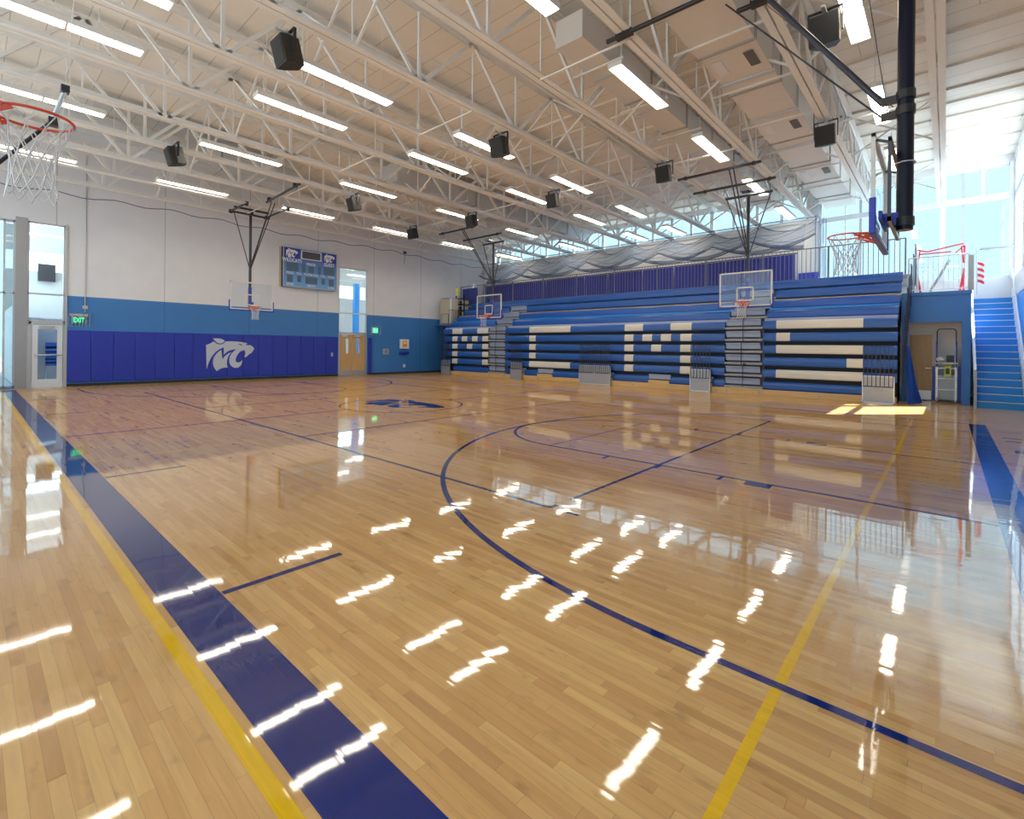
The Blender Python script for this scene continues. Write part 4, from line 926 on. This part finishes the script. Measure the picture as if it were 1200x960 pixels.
# goals on the balcony
t = thing('soccer_goal', 'red and white folding soccer goal standing on the balcony', 'goal', (23.1, .2, BZ))
yl, yr, x, xb = .80, -.42, 22.75, 23.5
zt = BZ+1.58
for y, s in ((yl, 1), (yr, -1)):
    MB().tube((x, y, BZ), (x, y+.02*s, zt), .03, 8).build('goal_post', 'red' if s < 0 else 'framew', t)
    MB().tube((x, y-.10*s, BZ), (x+.1, y+.02*s, BZ+.75), .035, 8).tube((x+.1, y+.02*s, BZ+.75), (x+.1, y-.06*s, zt), .022, 8).build('side_leg', 'red', t)
MB().box(x-.04, x+.04, yr-.04, yr+.04, BZ+.80, BZ+.98).build('white_collar', 'letter', t)
MB().tube((x, yl, zt), (x, .55, zt-.10), .025, 8).tube((x, .55, zt-.10), (x, yr, zt+.08), .025, 8).build('crossbar', 'red', t)
MB().tube((xb, yl, zt-.05), (xb, -.1, zt-.05), .025, 8).tube((x, yr, zt), (xb, yr+.2, zt-.1), .02, 8).build('rear_bar', 'red', t)
MB().tube((x, yl, BZ+.95), (xb, yr, BZ+.97), .012, 6).tube((x, yl-.05, BZ+.80), (xb, yr, BZ+.92), .012, 6).build('brace_bar', 'alum', t)
MB().bar((22.7, .45, BZ+.05), (22.9, -.05, BZ+1.15), .10, .05).build('folded_frame', 'panel', t)
t = thing('flag', 'small red striped flag on a pole above the stairs', 'flag', (24.3, -.82, BZ))
MB().tube((24.3, -.80, BZ), (24.3, -.80, 5.65), .012, 6).build('flag_pole', 'alum', t)
for i in range(7):
    MB().grid(lambda u, v, i=i: (24.3+.02*math.sin(6*u), -.81-.20*u-.02*math.sin(u*5), 5.05-.105*(i+v)-.10*u), 6, 1).build('flag_stripe', 'red' if i % 2 == 0 else 'letter', t, fixn=False)
tag(MB().box(24.9, 25.0, YR+.001, -.9, 5.55, 5.63).bar((24.95,-.9,5.59),(24.95,-.75,5.4),.02,.02).bar((24.95,-1.15,5.55),(24.95,-1.0,5.5),.02,.02).build('camera_bracket', 'panel'), 'small grey bracket arm silhouetted against the far window', 'bracket')
tag(MB().box(XF-.12, XF-.001, 4.48, 5.3, 4.7, 5.45).build('wall_pad', 'pad'), 'royal blue wall pad right of the purple curtains', 'wall pad')
# curtains at the far wall
CE = [5.4, 8.6, 11.4, 13.3, 15.6, 17.3, 20.4, 26.3]
cn = ['rightmost', 'second from right', 'third from right', 'fourth from right', 'fifth from right', 'sixth from right', 'leftmost']
for i, (a, b) in enumerate(zip(CE, CE[1:])):
    def cf(u, v, a=a, b=b):
        y = a+.03+(b-a-.06)*u
        return (XF-.22+.018*math.sin(y*21), y, 4.70+(1-v)*1.66)
    o = MB().grid(cf, int((b-a)/.05), 2).build('pleated_curtain', 'curtain', fixn=False)
    tag(o, f'purple-blue pleated curtain panel, {cn[i]} behind the dark bleacher railing', 'curtain', 'purple-blue curtain panels along the far wall')
o = tag(MB().tube((XF-.22, 5.3, 6.40), (XF-.22, 26.35, 6.40), .03, 8).build('curtain_rod', 'navybar'), 'long dark rod carrying the purple-blue curtains', 'curtain rod')
# divider netting hung in swags
def sag(y, per, ph, y0, depth): 
    q = ((y-y0)/per+ph) % 1.0; return depth*(1-(2*q-1)**2)
for y0, y1, xb, ph, zz, lab in ((4.4, 24.9, 25.4, 0, 0, 'dark swagged divider netting nearer the curtains'), (4.7, 24.9, 24.7, .5, -.12, 'dark swagged divider netting in front of the other net')):
    t = thing('divider_net', lab, 'net', (xb, (y0+y1)/2, 6.0), group='gathered divider nets under the clerestory windows')
    def top(y): return 7.72+zz-sag(y, 2.245, ph*.3, y0, .42)
    def bot(y): return 6.98+zz-sag(y, 4.49, ph, y0, .62)
    def P3(y, v, o=0.0): return (xb-.30*v+.05*math.sin(y*3), y, top(y)*(1-v)+bot(y)*v+o)
    MB().grid(lambda u, v: P3(y0+(y1-y0)*u, v), 140, 6).build('netting', 'veil', t, fixn=False)
    MB().grid(lambda u, v: (P3(y0+(y1-y0)*u, 1)[0]-.05-.1*v, y0+(y1-y0)*u, bot(y0+(y1-y0)*u)+.17*(1-v)*(.3+.7*sag(y0+(y1-y0)*u, 4.49, ph, y0, 1.0))), 140, 2).build('gathered_hem', 'hem', t, fixn=False)
    n = 140
    for v, r in ((0, .014), (.62, .010), (1.0, .028)):
        MB().path([P3(y0+(y1-y0)*i/n, v) for i in range(n+1)], r, 4).build('net_rope', 'rope', t)
    MB().tube((xb, y0, 7.80+zz), (xb, y1, 7.80+zz), .016, 6).build('net_cable', 'rope', t)
    y = y0+.6
    while y < y1-3:
        MB().path([P3(y+3.0*q, min(1, q*1.15)) for q in [i/8 for i in range(9)]], .012, 4).build('lift_cord', 'rope', t); y += 2.245
t = thing('divider_net', 'dark netting bundle hanging down at the right end under the duct', 'net', (24.6, 4.3, 5.2))
MB().grid(lambda u, v: (24.3+.9*u, 4.25-.25*u, 7.6-2.6*v+.08*math.sin(u*9)), 12, 6).build('netting', 'veil', t, fixn=False)
for u in (0, .35, .7, 1): MB().tube((24.3+.9*u, 4.25-.25*u, 7.6), (24.3+.9*u, 4.25-.25*u, 5.0), .012, 4).build('net_rope', 'rope', t)
# things on the platform at the far left end
t = thing('equipment_cabinet', 'pale rolling equipment cabinet on the platform beside the scoreboard wall', 'cabinet', (22.7, 25.6, BZ))
MB().box(21.9, 22.6, 25.2, 26.3, 3.3, 5.05).build('cabinet_body', 'tan', t, bevel=.03)
MB().box(21.85, 21.92, 25.1, 25.2, 3.3, 5.1).build('edge_strip', 'letter', t)
MB().box(21.9, 22.6, 25.3, 26.2, 5.05, 5.12).build('cabinet_top', 'panel', t)
t = thing('storage_rack', 'black storage rack with a yellow tag beside the blue top seats', 'rack', (23, 25.1, 3.3))
for y in (24.75, 25.55): MB().box(22.7, 22.76, y-.03, y+.03, 3.3, 5.35).build('rack_post', 'black', t)
for z in (3.9, 4.3, 4.7, 5.1): MB().box(22.7, 23.3, 24.75, 25.55, z, z+.04).build('rack_shelf', 'black', t)
for z, n in ((3.94, 3), (4.34, 3), (4.74, 3)):
    for i in range(n): MB().box(22.78, 23.2, 24.80+i*.26, 25.0+i*.26, z, z+.24).build('storage_bin', 'tan' if (i+int(z*10)) % 2 else 'navybar', t)
tag(MB().box(22.72, 22.76, 25.3, 25.55, 5.36, 5.85).build('sign_board', 'yellow'), 'small yellow sign board on top of the black rack', 'sign')
tag(MB().box(24.1, 24.2, 24.9, 26.4, 4.7, 6.0).build('crash_mat', 'pad', bevel=.03), 'upright royal blue mat at the left end of the top bleacher row', 'mat')
struct(MB().box(21.7, 23.55, 24.95, YA-.01, 3.2, 3.3).build('trim_8', 'midblue'))
# blue cable sagging along the scoreboard wall
pts = [(XN+(25.5-XN)*i/80, 25.9, 7.72-.12*math.sin(i*.55)**2-.05*math.sin(i*.2)) for i in range(81)]
tag(MB().path(pts, .018, 5).build('cable', 'cable'), 'thin blue cable sagging along the top of the scoreboard wall', 'cable')
tag(MB().tube((3.25, YA-.03, 3.05), (3.25, YA-.03, 9.5), .018, 6).box(3.17, 3.33, YA-.08, YA-.01, 3.18, 3.32).build('conduit', 'alum'), 'thin grey conduit running up the white wall above the exit sign', 'conduit')

# ---------------------------------------------------------------- beyond the scoreboard wall, outside
an = MB().box(1.38, 30, 40, 40.2, 0, 6.0).box(1.38, 30, 40, 40.2, 7.1, 10.2).box(1.33, 1.40, YA+.26, 40, 0, 3.4).box(30, 30.2, YA+.26, 40, 0, 10.2)
for x in (3.9, 6.4, 8.9, 11.4, 13.9, 16.4, 18.9, 21.4, 23.9, 26.4): an.box(x-.05, x+.05, 40, 40.1, 6.0, 7.1)
struct(an.build('wall_annex', 'annexw'), 'grey-green wall of the second hall seen through the glass', 'wall')
struct(MB().box(1.38, 30, YA+.26, 40, 9.8, 10.0).build('ceiling_annex', 'white'))
struct(MB().box(1.38, 30, YA+.26, 40, -.12, .0).build('floor_annex', 'annexw'))
tag(MB().box(20.45, 20.85, 35, 35.3, 0, 6.7).build('support_column', 'stairblue'), 'bright blue column seen through the window above the wooden doors', 'column')
k = 0
for y in (29.5, 33, 36.5):
    for x in (3.2, 8.5, 17.6, 22.0):
        k += 1
        tag(MB().box(x-1.3, x+1.3, y-.12, y+.12, 7.55, 7.62).build('annex_light', 'strip'), f'tube light beyond the wall glazing, {["front","middle","back"][int((y-29)/3.4)]} row, {["leftmost","second from left","third from left","rightmost"][[3.2,8.5,17.6,22.0].index(x)]}', 'ceiling light')
tag(MB().box(2.75, 3.5, 39.6, 39.95, 5.4, 6.4).build('loudspeaker', 'black'), 'black loudspeaker seen through the tall window over the glass door', 'loudspeaker')
t = thing('chair_stack', 'stack of blue chairs seen through the glass door', 'chairs', (2.75, 30, 0))
for i in range(5):
    MB().box(2.35, 2.95, 29.8, 30.2, .75+.16*i, .85+.16*i).box(2.35, 2.95, 30.15, 30.2, .85+.16*i, 1.15+.16*i).build('chair_shell', 'blueball', t, bevel=.02)
MB().box(2.35, 2.38, 29.8, 30.2, 0, .75).box(2.92, 2.95, 29.8, 30.2, 0, .75).build('chair_legs', 'chrome', t)
struct(MB().box(1.45, 2.25, 30.8, 31, 0, 2.9).box(2.25, 3.9, 31.5, 31.6, 0, 2.9).build('partition_annex', 'panel'))
g = MB().box(-60, 90, -60, 90, -.4, -.15).build('ground', 'ground'); struct(g, 'pale paving outside the building', 'ground')

# ---------------------------------------------------------------- camera, sky, sun
F_, YAW, ROLL = 570.5, math.radians(48.25), math.radians(0.595)
f = Vector((math.sin(YAW), math.cos(YAW), 0)); r = Vector((math.cos(YAW), -math.sin(YAW), 0)); u = Vector((0, 0, 1))
r2 = r*math.cos(ROLL)+u*math.sin(ROLL); u2 = -r*math.sin(ROLL)+u*math.cos(ROLL)
cam = bpy.data.cameras.new('Camera'); co = bpy.data.objects.new('Camera', cam); C.objects.link(co)
m = Matrix((r2, u2, -f)).transposed().to_4x4(); m.translation = (0, 0, 1.775); co.matrix_world = m
cam.sensor_width = 36; cam.lens = F_/1200*36; cam.shift_y = (407.3-480)/1200; cam.clip_start = .05; cam.clip_end = 400
bpy.context.scene.camera = co
wd = bpy.data.worlds.new('Sky'); bpy.context.scene.world = wd; wd.use_nodes = True
bg = wd.node_tree.nodes['Background']; bg.inputs[0].default_value = (0.62, 0.84, 1.0, 1); bg.inputs[1].default_value = 2.5
sl = bpy.data.lights.new('Sun', 'SUN'); sl.energy = 18; sl.angle = math.radians(.6); sl.color = (1, .97, .93)
so = bpy.data.objects.new('Sun', sl); C.objects.link(so)
so.rotation_euler = Vector((-1.04, 1.0, -1.96)).to_track_quat('-Z', 'Y').to_euler(); so.location = (40, -20, 40)
def portal(cx, cy, cz, w, h, d):
    l = bpy.data.lights.new('WindowPortal', 'AREA'); l.shape = 'RECTANGLE'; l.size = w; l.size_y = h; l.cycles.is_portal = True
    o = bpy.data.objects.new('WindowPortal', l); C.objects.link(o); o.location = (cx, cy, cz)
    o.rotation_euler = Vector(d).to_track_quat('-Z', 'Z').to_euler()
portal(XN-.28, (YR+.6+25.8)/2, 5.1, 27, 8.6, (1, 0, 0))
portal(XF+.32, 15.2, 8.55, 21, 1.25, (-1, 0, 0)); portal(XF+.32, 1.28, 6.85, 6.4, 4.5, (-1, 0, 0))
portal(23.4, YR-.3, 6.85, 5.9, 4.6, (0, 1, 0)); portal(.46, YA+.3, 3.2, 1.6, 6.6, (0, -1, 0)); portal(16, 40.25, 6.6, 28.5, 1.2, (0, -1, 0))
sc = bpy.context.scene
sc.view_settings.view_transform = 'Standard'; sc.view_settings.look = 'None'; sc.view_settings.exposure = 0.86; sc.view_settings.gamma = 1.06
sc.cycles.use_denoising = True; sc.cycles.use_adaptive_sampling = False; sc.cycles.max_bounces = 8; sc.cycles.diffuse_bounces = 4; sc.cycles.glossy_bounces = 4; sc.cycles.transparent_max_bounces = 24
sc.cycles.sample_clamp_indirect = 8; sc.cycles.caustics_reflective = False
